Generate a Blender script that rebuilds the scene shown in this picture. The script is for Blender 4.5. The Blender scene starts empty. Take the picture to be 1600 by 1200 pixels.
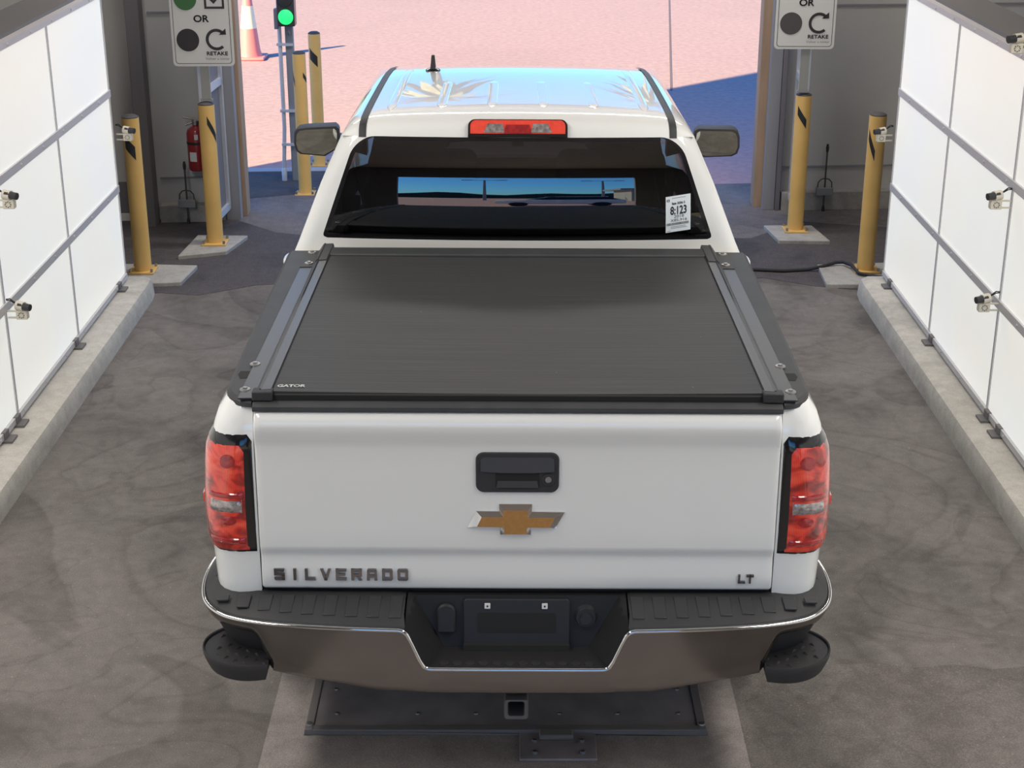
import bpy, bmesh, math, random
from mathutils import Vector, Matrix

random.seed(7)
PI = math.pi
scene = bpy.context.scene
COL = scene.collection

# ------------------------------------------------------------------ camera
cam_data = bpy.data.cameras.new('camera')
cam_data.sensor_width = 36.0
cam_data.lens = 36.0 * 2450.0 / 1600.0
cam_data.clip_end = 500
cam = bpy.data.objects.new('camera', cam_data)
COL.objects.link(cam)
cam.location = (0, -4.35, 3.18)
cam.rotation_euler = (PI / 2 - math.atan(955.0 / 2450.0), 0, 0)
scene.camera = cam

# ------------------------------------------------------------------ sky, sun, fill lights, exposure
world = bpy.data.worlds.new('sky')
scene.world = world
world.use_nodes = True
wn = world.node_tree
wn.nodes.clear()
w_out = wn.nodes.new('ShaderNodeOutputWorld')
w_bg = wn.nodes.new('ShaderNodeBackground')
w_sky = wn.nodes.new('ShaderNodeTexSky')
w_sky.sky_type = 'NISHITA'
w_sky.sun_disc = False
w_sky.sun_elevation = math.radians(33)
w_sky.sun_rotation = math.radians(225)
w_sky.air_density = 1.0
w_sky.dust_density = 0.3
w_sky.ozone_density = 2.5
w_mix = wn.nodes.new('ShaderNodeMix')
w_mix.data_type = 'RGBA'
w_mix.blend_type = 'MULTIPLY'
w_mix.inputs[0].default_value = 1.0
w_mix.inputs[7].default_value = (0.38, 1.02, 1.72, 1)
wn.links.new(w_sky.outputs[0], w_mix.inputs[6])
wn.links.new(w_mix.outputs[2], w_bg.inputs[0])
w_bg.inputs[1].default_value = 0.20
wn.links.new(w_bg.outputs[0], w_out.inputs[0])

sun_data = bpy.data.lights.new('sun', 'SUN')
sun_data.energy = 9.8
sun_data.angle = math.radians(0.6)
sun_data.color = (1.0, 0.93, 0.52)
sun = bpy.data.objects.new('sun', sun_data)
COL.objects.link(sun)
SUN_DIR = Vector((0.74 * math.cos(math.radians(33)), 0.673 * math.cos(math.radians(33)), -math.sin(math.radians(33))))
sun.rotation_euler = SUN_DIR.to_track_quat('-Z', 'Y').to_euler()

def area_light(name, loc, sx, sy, power, color=(1, 0.96, 0.9), rot=(0, 0, 0)):
    d = bpy.data.lights.new(name, 'AREA')
    d.shape = 'RECTANGLE'
    d.size, d.size_y = sx, sy
    d.energy = power
    d.color = color
    o = bpy.data.objects.new(name, d)
    COL.objects.link(o)
    o.location = loc
    o.rotation_euler = rot
    return o

area_light('ceiling_fill', (-2.4, -0.5, 4.1), 0.6, 5.0, 140)  # added fill lights under the ceiling, no fixtures; brighten truck and floor
area_light('ceiling_fill', (2.4, -0.5, 4.1), 0.6, 5.0, 140)
area_light('ceiling_fill', (0.0, 6.3, 4.1), 5.0, 0.5, 125)  # added fill near the exit, brightens end wall and bollards

scene.view_settings.view_transform = 'Standard'
scene.view_settings.look = 'None'
scene.view_settings.exposure = 0.0
scene.view_settings.gamma = 1.0
scene.view_settings.use_curve_mapping = False

# ------------------------------------------------------------------ materials
def mat(name, color, rough=0.5, metal=0.0, coat=0.0, spec=None, var=0.0, vscale=8.0, bump=0.0, bscale=60.0,
        emit=None, estr=0.0, stretch=None, coat_rough=0.03):
    m = bpy.data.materials.new(name)
    m.use_nodes = True
    nt = m.node_tree
    p = nt.nodes['Principled BSDF']
    p.inputs['Base Color'].default_value = (*color, 1)
    p.inputs['Roughness'].default_value = rough
    p.inputs['Metallic'].default_value = metal
    p.inputs['Coat Weight'].default_value = coat
    p.inputs['Coat Roughness'].default_value = coat_rough
    if spec is not None:
        p.inputs['Specular IOR Level'].default_value = spec
    if emit:
        p.inputs['Emission Color'].default_value = (*emit, 1)
        p.inputs['Emission Strength'].default_value = estr
    if var > 0 or bump > 0:
        tc = nt.nodes.new('ShaderNodeTexCoord')
        mp = nt.nodes.new('ShaderNodeMapping')
        if stretch:
            mp.inputs['Scale'].default_value = stretch
        nt.links.new(tc.outputs['Object'], mp.inputs[0])
        if var > 0:
            n = nt.nodes.new('ShaderNodeTexNoise')
            n.inputs['Scale'].default_value = vscale
            n.inputs['Detail'].default_value = 5
            nt.links.new(mp.outputs[0], n.inputs[0])
            r = nt.nodes.new('ShaderNodeValToRGB')
            r.color_ramp.elements[0].position = 0.3
            r.color_ramp.elements[1].position = 0.7
            r.color_ramp.elements[0].color = (*[c * (1 - var) for c in color], 1)
            r.color_ramp.elements[1].color = (*[min(1, c * (1 + var)) for c in color], 1)
            nt.links.new(n.outputs[0], r.inputs[0])
            nt.links.new(r.outputs[0], p.inputs['Base Color'])
        if bump > 0:
            n2 = nt.nodes.new('ShaderNodeTexNoise')
            n2.inputs['Scale'].default_value = bscale
            n2.inputs['Detail'].default_value = 4
            nt.links.new(mp.outputs[0], n2.inputs[0])
            b = nt.nodes.new('ShaderNodeBump')
            b.inputs['Strength'].default_value = bump
            b.inputs['Distance'].default_value = 0.01
            nt.links.new(n2.outputs[0], b.inputs['Height'])
            nt.links.new(b.outputs[0], p.inputs['Normal'])
    return m

def node(nt, kind, **kw):
    n = nt.nodes.new(kind)
    for k, v in kw.items():
        setattr(n, k, v)
    return n

def ramp(nt, src, stops):
    r = nt.nodes.new('ShaderNodeValToRGB')
    e = r.color_ramp.elements
    e[0].position, e[0].color = stops[0][0], (*stops[0][1], 1)
    e[1].position, e[1].color = stops[-1][0], (*stops[-1][1], 1)
    for pos, c in stops[1:-1]:
        x = e.new(pos)
        x.color = (*c, 1)
    nt.links.new(src, r.inputs[0])
    return r.outputs[0]

def noise(nt, vec, scale, detail=5, rough=0.55, dist=0.0):
    n = nt.nodes.new('ShaderNodeTexNoise')
    n.inputs['Scale'].default_value = scale
    n.inputs['Detail'].default_value = detail
    n.inputs['Roughness'].default_value = rough
    n.inputs['Distortion'].default_value = dist
    nt.links.new(vec, n.inputs[0])
    return n.outputs[0]

def mul(nt, a, b, fac=1.0, mode='MULTIPLY'):
    m = nt.nodes.new('ShaderNodeMix')
    m.data_type = 'RGBA'
    m.blend_type = mode
    m.inputs[0].default_value = fac
    nt.links.new(a, m.inputs[6])
    nt.links.new(b, m.inputs[7])
    return m.outputs[2]

def ground_mat(name, base, stains=0.5, crack=0.0, speck=0.25, rough=0.85, sscale=0.9):
    m = bpy.data.materials.new(name)
    m.use_nodes = True
    nt = m.node_tree
    p = nt.nodes['Principled BSDF']
    p.inputs['Roughness'].default_value = rough
    p.inputs['Specular IOR Level'].default_value = 0.3
    tc = nt.nodes.new('ShaderNodeTexCoord')
    v = tc.outputs['Object']
    w = (1, 1, 1)
    c = ramp(nt, noise(nt, v, sscale, 6, 0.6, 1.2), [(0.32, tuple(b * (1 - stains) for b in base)), (0.48, base), (0.72, tuple(b * (1 + stains * 0.5) for b in base))])
    s1 = ramp(nt, noise(nt, v, 210, 2, 0.6), [(0.35, (1 - speck,) * 3), (0.55, w), (0.75, (1 + 2 * speck,) * 3)])
    c = mul(nt, c, s1)
    s2 = ramp(nt, noise(nt, v, 14, 5, 0.65), [(0.3, (0.84, 0.84, 0.84)), (0.6, (1.05, 1.05, 1.05))])
    c = mul(nt, c, s2)
    if crack > 0:
        # wandering ring marks of dried water and hairline cracks
        dn = nt.nodes.new('ShaderNodeTexNoise')
        dn.inputs['Scale'].default_value = 1.7
        nt.links.new(v, dn.inputs[0])
        add = nt.nodes.new('ShaderNodeMix')
        add.data_type = 'RGBA'
        add.blend_type = 'ADD'
        add.inputs[0].default_value = 0.9
        nt.links.new(v, add.inputs[6])
        nt.links.new(dn.outputs[1], add.inputs[7])
        vo = nt.nodes.new('ShaderNodeTexVoronoi')
        vo.feature = 'DISTANCE_TO_EDGE'
        vo.inputs['Scale'].default_value = 0.75
        nt.links.new(add.outputs[2], vo.inputs[0])
        cr = ramp(nt, vo.outputs[0], [(0.0, (1 - crack * 0.75,) * 3), (0.006, (1 - crack * 0.4,) * 3), (0.02, w), (1, w)])
        c = mul(nt, c, cr)
        g = lambda a: (a, a * 0.985, a * 0.985)
        rg = ramp(nt, noise(nt, v, 0.55, 4, 0.45, 1.6), [(0.0, w), (0.40, w), (0.412, g(0.80)), (0.435, g(0.93)), (0.49, w), (0.555, w), (0.565, g(0.78)), (0.60, g(0.86)), (0.66, g(0.92)), (1, g(0.95))])
        c = mul(nt, c, rg)
        rg2 = ramp(nt, noise(nt, v, 1.3, 3, 0.5, 1.0), [(0.0, w), (0.55, w), (0.562, g(0.86)), (0.585, w), (1, w)])
        c = mul(nt, c, rg2)
        st = ramp(nt, noise(nt, v, 75, 1, 0.4), [(0.0, w), (0.70, w), (0.76, (1.45, 1.42, 1.38)), (1, (1.7, 1.65, 1.6))])
        c = mul(nt, c, st)
    nt.links.new(c, p.inputs['Base Color'])
    b = nt.nodes.new('ShaderNodeBump')
    b.inputs['Strength'].default_value = 0.35
    b.inputs['Distance'].default_value = 0.004
    nt.links.new(noise(nt, v, 160, 3), b.inputs['Height'])
    nt.links.new(b.outputs[0], p.inputs['Normal'])
    return m

PAINT = mat('white_car_paint', (0.85, 0.85, 0.83), 0.35, coat=1.0, coat_rough=0.02)
CHROME = mat('chrome', (0.72, 0.72, 0.72), 0.06, metal=1.0)
SATIN_CHROME = mat('bumper_chrome', (0.25, 0.24, 0.233), 0.17, metal=1.0)
BLACK_PLASTIC = mat('textured_black_plastic', (0.035, 0.034, 0.036), 0.55, spec=0.4, bump=0.15, bscale=400)
GREY_PLASTIC = mat('weathered_black_trim', (0.046, 0.047, 0.050), 0.55, spec=0.35, var=0.12, vscale=9)
BLACK_GLOSS = mat('black_gloss', (0.012, 0.011, 0.013), 0.12, coat=0.4, coat_rough=0.12)
DARK = mat('underbody_black', (0.012, 0.012, 0.012), 0.8)
RUBBER = mat('tyre_rubber', (0.02, 0.02, 0.021), 0.75)
ALLOY = mat('wheel_alloy', (0.55, 0.55, 0.56), 0.25, metal=1.0)
STEP_BLACK = mat('step_pad_black', (0.036, 0.036, 0.038), 0.5, spec=0.4, var=0.1, vscale=9)
POCKET = mat('pocket_black', (0.020, 0.019, 0.021), 0.55, spec=0.35)
BRACKET = mat('bracket_black', (0.026, 0.025, 0.028), 0.5, spec=0.35)
GOLD = mat('gold_emblem_face', (0.50, 0.25, 0.075), 0.38, metal=0.35, coat=0.4, var=0.08, vscale=90)
RAIL_ALU = mat('satin_black_rail', (0.030, 0.034, 0.042), 0.36, spec=0.55)
STEEL = mat('zinc_steel', (0.42, 0.41, 0.40), 0.42, metal=1.0)
RED_LENS = None
BADGE = mat('badge_chrome', (0.30, 0.29, 0.29), 0.12, metal=1.0)
CLEAR_LENS = mat('clear_lens', (0.36, 0.32, 0.31), 0.12, metal=0.35, coat=1.0, var=0.55, vscale=70)
MIRROR = mat('mirror_glass', (0.62, 0.63, 0.56), 0.02, metal=1.0)
FABRIC = mat('seat_fabric', (0.03, 0.028, 0.03), 0.8)
YELLOW = mat('bollard_yellow', (0.78, 0.49, 0.16), 0.45, var=0.08, vscale=5, spec=0.4)
BLACK_TAPE = mat('black_tape', (0.02, 0.02, 0.022), 0.5)
CAP_GREY = mat('bollard_cap_grey', (0.07, 0.065, 0.07), 0.6)
CONCRETE = ground_mat('kerb_concrete', (0.56, 0.52, 0.455), 0.16, 0, 0.12, 0.8, 2.0)
PAD_CONCRETE = ground_mat('pad_concrete', (0.42, 0.40, 0.37), 0.16, 0, 0.12, 0.85, 3.0)
SLAB_CONCRETE = ground_mat('slab_concrete', (0.31, 0.272, 0.255), 0.18, 0, 0.2, 0.85, 3.0)
ASPHALT_IN = ground_mat('worn_asphalt', (0.19, 0.171, 0.156), 0.44, 0.14, 0.20, 0.85, 0.75)
ASPHALT_COARSE = ground_mat('coarse_asphalt', (0.176, 0.156, 0.143), 0.36, 0.14, 0.22, 0.9, 0.9)
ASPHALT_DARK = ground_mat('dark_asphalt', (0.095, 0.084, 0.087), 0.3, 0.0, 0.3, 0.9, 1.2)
APRON = ground_mat('apron_asphalt', (0.19, 0.168, 0.165), 0.25, 0, 0.4, 0.9, 1.6)
PAVEMENT = ground_mat('sunlit_pavement', (0.53, 0.315, 0.295), 0.05, 0, 0.07, 0.95, 0.4)
WALL_PAINT = mat('grey_wall_paint', (0.58, 0.565, 0.545), 0.7, var=0.05, vscale=1.5)
WALL_OUT = mat('outer_wall', (0.45, 0.42, 0.40), 0.8)
WALL_DARK = mat('dark_wall_metal', (0.19, 0.175, 0.185), 0.6)
WALL_UPPER = mat('upper_wall', (0.25, 0.245, 0.24), 0.7, var=0.06, vscale=2)
HOUSING = mat('light_wall_housing', (0.17, 0.155, 0.15), 0.6)
FRAME_ALU = mat('anodised_frame', (0.62, 0.60, 0.60), 0.5, metal=0.25)
FRAME_TOP = mat('top_rail_alu', (0.66, 0.61, 0.61), 0.55, metal=0.2)
GALV = mat('galvanised_frame', (0.60, 0.62, 0.68), 0.45, metal=0.3)
JAMB = mat('jamb_grey', (0.30, 0.295, 0.31), 0.6)
BROWN = mat('tan_jamb_facing', (0.40, 0.27, 0.18), 0.7, var=0.12, vscale=4, stretch=(4, 4, 0.6))
WHITE_METAL = mat('white_metal', (0.78, 0.76, 0.72), 0.4)
CAM_WHITE = mat('camera_cream', (0.62, 0.57, 0.47), 0.5)
SIGN_WHITE = mat('sign_face', (0.76, 0.745, 0.715), 0.6)
SIGN_BLACK = mat('sign_black', (0.035, 0.03, 0.035), 0.6)
SIGN_GREY = mat('sign_faded_black', (0.085, 0.078, 0.076), 0.6)
SIGN_GREEN = mat('sign_green', (0.055, 0.17, 0.06), 0.6)
SIGN_TEXT_GREY = mat('sign_small_text', (0.20, 0.19, 0.19), 0.6)
EXT_RED = mat('extinguisher_red', (0.33, 0.025, 0.03), 0.3, coat=0.5)
LABEL_WHITE = mat('label_white', (0.72, 0.72, 0.71), 0.6)
PAPER = mat('sticker_paper', (0.80, 0.86, 0.90), 0.6)
INK = mat('sticker_ink', (0.05, 0.04, 0.05), 0.7)
CONE_ORANGE = mat('cone_orange', (0.85, 0.25, 0.22), 0.5)
CONE_BAND = mat('cone_band', (0.9, 0.85, 0.6), 0.4)
POLE_GREY = mat('pole_grey', (0.26, 0.27, 0.30), 0.5, metal=0.2)
PLATE_STEEL = mat('pit_plate_steel', (0.32, 0.29, 0.295), 0.5, metal=0.3, var=0.25, vscale=5)
CABLE = mat('cable_black', (0.02, 0.02, 0.022), 0.6)
SIG_GREEN = mat('green_signal', (0.0, 0.5, 0.1), 0.4, emit=(0.03, 1.0, 0.22), estr=1.1)
SIG_OFF = mat('unlit_signal', (0.04, 0.04, 0.045), 0.3)
DARK_LINE = mat('pavement_dark_line', (0.20, 0.13, 0.13), 0.9)
EDGE_HIGHLIGHT = mat('pavement_edge_highlight', (0.42, 0.42, 0.44), 0.9)

def make_red_lens():
    m = bpy.data.materials.new('red_lamp_lens')
    m.use_nodes = True
    nt = m.node_tree
    p = nt.nodes['Principled BSDF']
    p.inputs['Roughness'].default_value = 0.25
    p.inputs['Coat Weight'].default_value = 1.0
    p.inputs['Coat Roughness'].default_value = 0.02
    tc = nt.nodes.new('ShaderNodeTexCoord')
    v = tc.outputs['Object']
    mp = nt.nodes.new('ShaderNodeMapping')
    mp.inputs['Scale'].default_value = (1.0, 0.6, 1.4)
    nt.links.new(v, mp.inputs[0])
    c = ramp(nt, noise(nt, mp.outputs[0], 14, 2, 0.5, 0.8), [(0.30, (0.16, 0.008, 0.006)), (0.42, (0.42, 0.018, 0.012)), (0.55, (0.85, 0.05, 0.028)), (0.72, (1.0, 0.12, 0.06))])
    wv = nt.nodes.new('ShaderNodeTexWave')
    wv.bands_direction = 'X'
    wv.inputs['Scale'].default_value = 60
    nt.links.new(v, wv.inputs[0])
    c = mul(nt, c, ramp(nt, wv.outputs[1], [(0.0, (0.8, 0.8, 0.8)), (1.0, (1.05, 1.05, 1.05))]))
    nt.links.new(c, p.inputs['Base Color'])
    return m
RED_LENS = make_red_lens()

def make_tinted_glass():
    m = bpy.data.materials.new('tinted_glass')
    m.use_nodes = True
    nt = m.node_tree
    nt.nodes.remove(nt.nodes['Principled BSDF'])
    out = nt.nodes['Material Output']
    tr = nt.nodes.new('ShaderNodeBsdfTransparent')
    tr.inputs[0].default_value = (0.13, 0.115, 0.125, 1)
    gl = nt.nodes.new('ShaderNodeBsdfGlossy')
    gl.inputs['Roughness'].default_value = 0.0
    gl.inputs[0].default_value = (0.95, 0.97, 1.0, 1)
    fr = nt.nodes.new('ShaderNodeFresnel')
    fr.inputs[0].default_value = 2.2
    mx = nt.nodes.new('ShaderNodeMixShader')
    nt.links.new(fr.outputs[0], mx.inputs[0])
    nt.links.new(tr.outputs[0], mx.inputs[1])
    nt.links.new(gl.outputs[0], mx.inputs[2])
    nt.links.new(mx.outputs[0], out.inputs[0])
    return m
GLASS = make_tinted_glass()

def make_diffuser():
    m = bpy.data.materials.new('lit_diffuser')
    m.use_nodes = True
    nt = m.node_tree
    p = nt.nodes['Principled BSDF']
    p.inputs['Base Color'].default_value = (0.55, 0.55, 0.53, 1)
    p.inputs['Roughness'].default_value = 0.35
    tc = nt.nodes.new('ShaderNodeTexCoord')
    c = ramp(nt, noise(nt, tc.outputs['Object'], 0.9, 2, 0.5), [(0.3, (0.87, 0.895, 0.925)), (0.5, (0.93, 0.93, 0.875)), (0.7, (0.95, 0.90, 0.81))])
    nt.links.new(c, p.inputs['Emission Color'])
    p.inputs['Emission Strength'].default_value = 0.60
    return m
DIFFUSER = make_diffuser()

def make_tonneau():
    m = bpy.data.materials.new('ribbed_tonneau')
    m.use_nodes = True
    nt = m.node_tree
    p = nt.nodes['Principled BSDF']
    p.inputs['Roughness'].default_value = 0.55
    p.inputs['Specular IOR Level'].default_value = 0.25
    tc = nt.nodes.new('ShaderNodeTexCoord')
    mp = nt.nodes.new('ShaderNodeMapping')
    mp.inputs['Scale'].default_value = (1.2, 60, 1)
    nt.links.new(tc.outputs['Object'], mp.inputs[0])
    c = ramp(nt, noise(nt, mp.outputs[0], 1.5, 4, 0.6), [(0.3, (0.040, 0.040, 0.042)), (0.55, (0.048, 0.048, 0.050)), (0.8, (0.066, 0.066, 0.068))])
    sp = ramp(nt, noise(nt, tc.outputs['Object'], 55, 1, 0.4), [(0.0, (1, 1, 1)), (0.80, (1, 1, 1)), (0.84, (3, 3, 3)), (1, (4, 4, 4))])
    nt.links.new(mul(nt, c, sp), p.inputs['Base Color'])
    wv = nt.nodes.new('ShaderNodeTexWave')
    wv.bands_direction = 'Y'
    wv.inputs['Scale'].default_value = 14.0
    wv.inputs['Distortion'].default_value = 0.0
    nt.links.new(tc.outputs['Object'], wv.inputs[0])
    b = nt.nodes.new('ShaderNodeBump')
    b.inputs['Strength'].default_value = 0.06
    b.inputs['Distance'].default_value = 0.002
    nt.links.new(wv.outputs[1], b.inputs['Height'])
    nt.links.new(b.outputs[0], p.inputs['Normal'])
    return m
TONNEAU = make_tonneau()

# ------------------------------------------------------------------ mesh helpers
class MB:
    def __init__(self):
        self.v, self.f = [], []

    def add(self, vs, fs, M=None):
        o = len(self.v)
        self.v += [tuple(M @ Vector(p)) if M is not None else tuple(p) for p in vs]
        self.f += [tuple(i + o for i in f) for f in fs]
        return self

    def box(self, c, s, M=None):
        x, y, z = c
        a, b, d = s[0] / 2, s[1] / 2, s[2] / 2
        vs = [(x + i * a, y + j * b, z + k * d) for i in (-1, 1) for j in (-1, 1) for k in (-1, 1)]
        return self.add(vs, [(0, 1, 3, 2), (4, 6, 7, 5), (0, 4, 5, 1), (2, 3, 7, 6), (0, 2, 6, 4), (1, 5, 7, 3)], M)

    def box2(self, a, b, M=None):
        return self.box([(i + j) / 2 for i, j in zip(a, b)], [abs(j - i) for i, j in zip(a, b)], M)

    def loft(self, rings, closed=True, caps=True, M=None):
        n = len(rings[0])
        vs = [p for r in rings for p in r]
        fs = []
        for k in range(len(rings) - 1):
            for i in range(n if closed else n - 1):
                j = (i + 1) % n
                fs.append((k * n + i, k * n + j, (k + 1) * n + j, (k + 1) * n + i))
        if caps and closed:
            fs.append(tuple(range(n - 1, -1, -1)))
            fs.append(tuple((len(rings) - 1) * n + i for i in range(n)))
        return self.add(vs, fs, M)

    def cyl(self, p0, p1, r0, r1=None, n=20, caps=True):
        r1 = r0 if r1 is None else r1
        p0, p1 = Vector(p0), Vector(p1)
        d = (p1 - p0).normalized()
        u = d.orthogonal().normalized()
        w = d.cross(u)
        ring = lambda p, r: [tuple(p + r * (math.cos(2 * PI * i / n) * u + math.sin(2 * PI * i / n) * w)) for i in range(n)]
        return self.loft([ring(p0, r0), ring(p1, r1)], True, caps)

    def lathe(self, prof, c=(0, 0, 0), axis='z', n=24):
        rings = []
        for r, h in prof:
            ring = []
            for i in range(n):
                a = 2 * PI * i / n
                x, y = r * math.cos(a), r * math.sin(a)
                p = (x, y, h) if axis == 'z' else ((h, x, y) if axis == 'x' else (y, h, x))
                ring.append((c[0] + p[0], c[1] + p[1], c[2] + p[2]))
            rings.append(ring)
        return self.loft(rings)

    def tube(self, path, r, n=10, closed=False):
        P = [Vector(p) for p in path]
        rings = []
        up = None
        for i, p in enumerate(P):
            if closed:
                d = P[(i + 1) % len(P)] - P[i - 1]
            else:
                d = P[min(i + 1, len(P) - 1)] - P[max(i - 1, 0)]
            d.normalize()
            if up is None:
                up = d.orthogonal().normalized()
            u = (up - up.dot(d) * d)
            u = u.normalized() if u.length > 1e-6 else d.orthogonal().normalized()
            up = u
            w = d.cross(u)
            rings.append([tuple(p + r * (math.cos(2 * PI * k / n) * u + math.sin(2 * PI * k / n) * w)) for k in range(n)])
        if closed:
            rings.append(rings[0])
        return self.loft(rings, True, not closed)

    def grid(self, pts, flip=False):
        nu, nv = len(pts), len(pts[0])
        fs = []
        for i in range(nu - 1):
            for j in range(nv - 1):
                q = (i * nv + j, i * nv + j + 1, (i + 1) * nv + j + 1, (i + 1) * nv + j)
                fs.append(q[::-1] if flip else q)
        return self.add([p for r in pts for p in r], fs)

    def prism(self, poly, fn0, fn1, inset=None):
        """poly: 2-D outline; fn0 / fn1 map (u, w) to the back and the front 3-D point."""
        n = len(poly)
        front = inset if inset else poly
        vs = [fn0(*p) for p in poly] + [fn1(*p) for p in front]
        fs = [tuple(range(n - 1, -1, -1)), tuple(range(n, 2 * n))]
        fs += [(i, (i + 1) % n, n + (i + 1) % n, n + i) for i in range(n)]
        return self.add(vs, fs)

    def build(self, name, m, parent=None, loc=None, angle=35, bevel=0.0, seg=2, fix=True):
        me = bpy.data.meshes.new(name)
        me.from_pydata(self.v, [], self.f)
        bm = bmesh.new()
        bm.from_mesh(me)
        bmesh.ops.remove_doubles(bm, verts=bm.verts, dist=1e-5)
        if fix:
            bmesh.ops.recalc_face_normals(bm, faces=bm.faces)
        bm.to_mesh(me)
        bm.free()
        me.polygons.foreach_set('use_smooth', [True] * len(me.polygons))
        me.set_sharp_from_angle(angle=math.radians(angle))
        me.materials.append(m)
        o = bpy.data.objects.new(name, me)
        COL.objects.link(o)
        if parent:
            o.parent = parent
        if loc:
            o.location = loc
        if bevel > 0:
            b = o.modifiers.new('bevel', 'BEVEL')
            b.width = bevel
            b.segments = seg
            b.limit_method = 'ANGLE'
            b.angle_limit = math.radians(40)
        return o

def tag(o, label=None, cat=None, group=None, kind=None):
    if label:
        o['label'] = label
    if cat:
        o['category'] = cat
    if group:
        o['group'] = group
    if kind:
        o['kind'] = kind
    return o

def thing(name, label, cat, loc=(0, 0, 0), rz=0, group=None):
    o = bpy.data.objects.new(name, None)
    o.empty_display_size = 0.1
    COL.objects.link(o)
    o.location = loc
    o.rotation_euler = (0, 0, rz)
    return tag(o, label, cat, group)

def struct(mb, name, m, **kw):
    return tag(mb.build(name, m, **kw), kind='structure')

def copy_tree(o, parent=None):
    c = o.copy()
    COL.objects.link(c)
    if parent:
        c.parent = parent
    for ch in list(o.children):
        copy_tree(ch, c)
    return c

def text_geo(body, size=1.0):
    """A word as triangles in (x, y), centred, cap height about 0.7 * size."""
    cu = bpy.data.curves.new('lettering', 'FONT')
    cu.body = body
    cu.size = size
    cu.align_x = 'CENTER'
    cu.resolution_u = 4
    cu.offset = 0.0
    o = bpy.data.objects.new('lettering', cu)
    COL.objects.link(o)
    dg = bpy.context.evaluated_depsgraph_get()
    me = bpy.data.meshes.new_from_object(o.evaluated_get(dg))
    vs = [tuple(v.co) for v in me.vertices]
    fs = [tuple(p.vertices) for p in me.polygons]
    bpy.data.objects.remove(o)
    bpy.data.curves.remove(cu)
    bpy.data.meshes.remove(me)
    x0, x1 = min(v[0] for v in vs), max(v[0] for v in vs)
    y0, y1 = min(v[1] for v in vs), max(v[1] for v in vs)
    return vs, fs, (x0, x1, y0, y1)

def put_text(mb, body, cu, cw, width, height, fn, fat=0.0):
    """Lettering fitted into width x height about (cu, cw), mapped by fn(u, w)."""
    vs, fs, (x0, x1, y0, y1) = text_geo(body)
    pts = [(cu + ((x - x0) / (x1 - x0) - 0.5) * width, cw + ((y - y0) / (y1 - y0) - 0.5) * height) for x, y, _ in vs]
    mb.add([fn(*p) for p in pts], fs)
    if fat:
        for dx, dy in ((fat, 0), (-fat, 0), (0, fat), (0, -fat)):
            mb.add([fn(u + dx, w + dy, ) for u, w in pts], fs)

def rrect(cu, cw, w, h, r, n=6):
    pts = []
    for sx, sy, a0 in ((1, 1, 0), (-1, 1, 90), (-1, -1, 180), (1, -1, 270)):
        for i in range(n + 1):
            a = math.radians(a0 + 90 * i / n)
            pts.append((cu + sx * (w / 2 - r) + r * math.cos(a), cw + sy * (h / 2 - r) + r * math.sin(a)))
    return pts

def disc(cu, cw, r, n=32):
    return [(cu + r * math.cos(2 * PI * i / n), cw + r * math.sin(2 * PI * i / n)) for i in range(n)]

def interp(t, table):
    if t <= table[0][0]:
        return table[0][1]
    for (a, va), (b, vb) in zip(table, table[1:]):
        if t <= b:
            return va + (vb - va) * (t - a) / (b - a)
    return table[-1][1]

# ------------------------------------------------------------------ ground and building
def wall_y(x):
    return 7.47 + 0.075 * x

def slab(x0, x1, y0, y1, z0, z1):
    return MB().box2((x0, y0, z0), (x1, y1, z1))

struct(slab(-4.0, 4.0, -9.0, 6.75, -0.10, 0.0), 'floor', ASPHALT_IN)
mb = MB()
outline = [(-4.0, 6.75), (4.0, 6.75), (4.0, 8.6), (1.4, 8.35), (-0.6, 8.15), (-1.7, 8.05), (-4.0, 7.2)]
mb.prism(outline, lambda u, w: (u, w, -0.10), lambda u, w: (u, w, 0.001))
struct(mb, 'apron', APRON)
struct(slab(-160, 160, -9.0, 200, -0.20, -0.005), 'ground', PAVEMENT)
struct(slab(-160, 160, -160, -9.0, -0.20, -0.005), 'ground_behind', PAVEMENT)
struct(MB().prism([(-3.6, 8.72), (-3.6, 8.85), (0.5, 9.05), (0.5, 8.92)], lambda u, w: (u, w, -0.02), lambda u, w: (u, w, 0.008)), 'pavement_edge_highlight', EDGE_HIGHLIGHT)  # pale strip painting in the sunlit line along the pavement edge
struct(MB().prism([(-4.0, 7.2), (-1.7, 8.05), (-0.6, 8.15), (-0.6, 8.9), (-3.6, 8.72)], lambda u, w: (u, w, -0.05), lambda u, w: (u, w, 0.003)), 'apron_patch', ASPHALT_DARK)
struct(MB().prism([(1.70, 12.5), (1.725, 12.5), (2.395, 19.9), (2.37, 19.9)], lambda u, w: (u, w, -0.03), lambda u, w: (u, w, -0.002)), 'pavement_dark_line', DARK_LINE)  # thin dark line across the outside pavement
# dark asphalt by exit and bollards, stretched nearer to paint far-floor shade
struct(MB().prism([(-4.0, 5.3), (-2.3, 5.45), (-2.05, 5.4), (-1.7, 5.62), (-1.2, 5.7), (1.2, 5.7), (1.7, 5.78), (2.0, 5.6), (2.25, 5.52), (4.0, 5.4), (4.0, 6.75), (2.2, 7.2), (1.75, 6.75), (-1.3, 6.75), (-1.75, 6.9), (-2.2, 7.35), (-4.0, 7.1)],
                  lambda u, w: (u, w, -0.05), lambda u, w: (u, w, 0.0025)), 'asphalt_shade_patch', ASPHALT_DARK)
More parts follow.
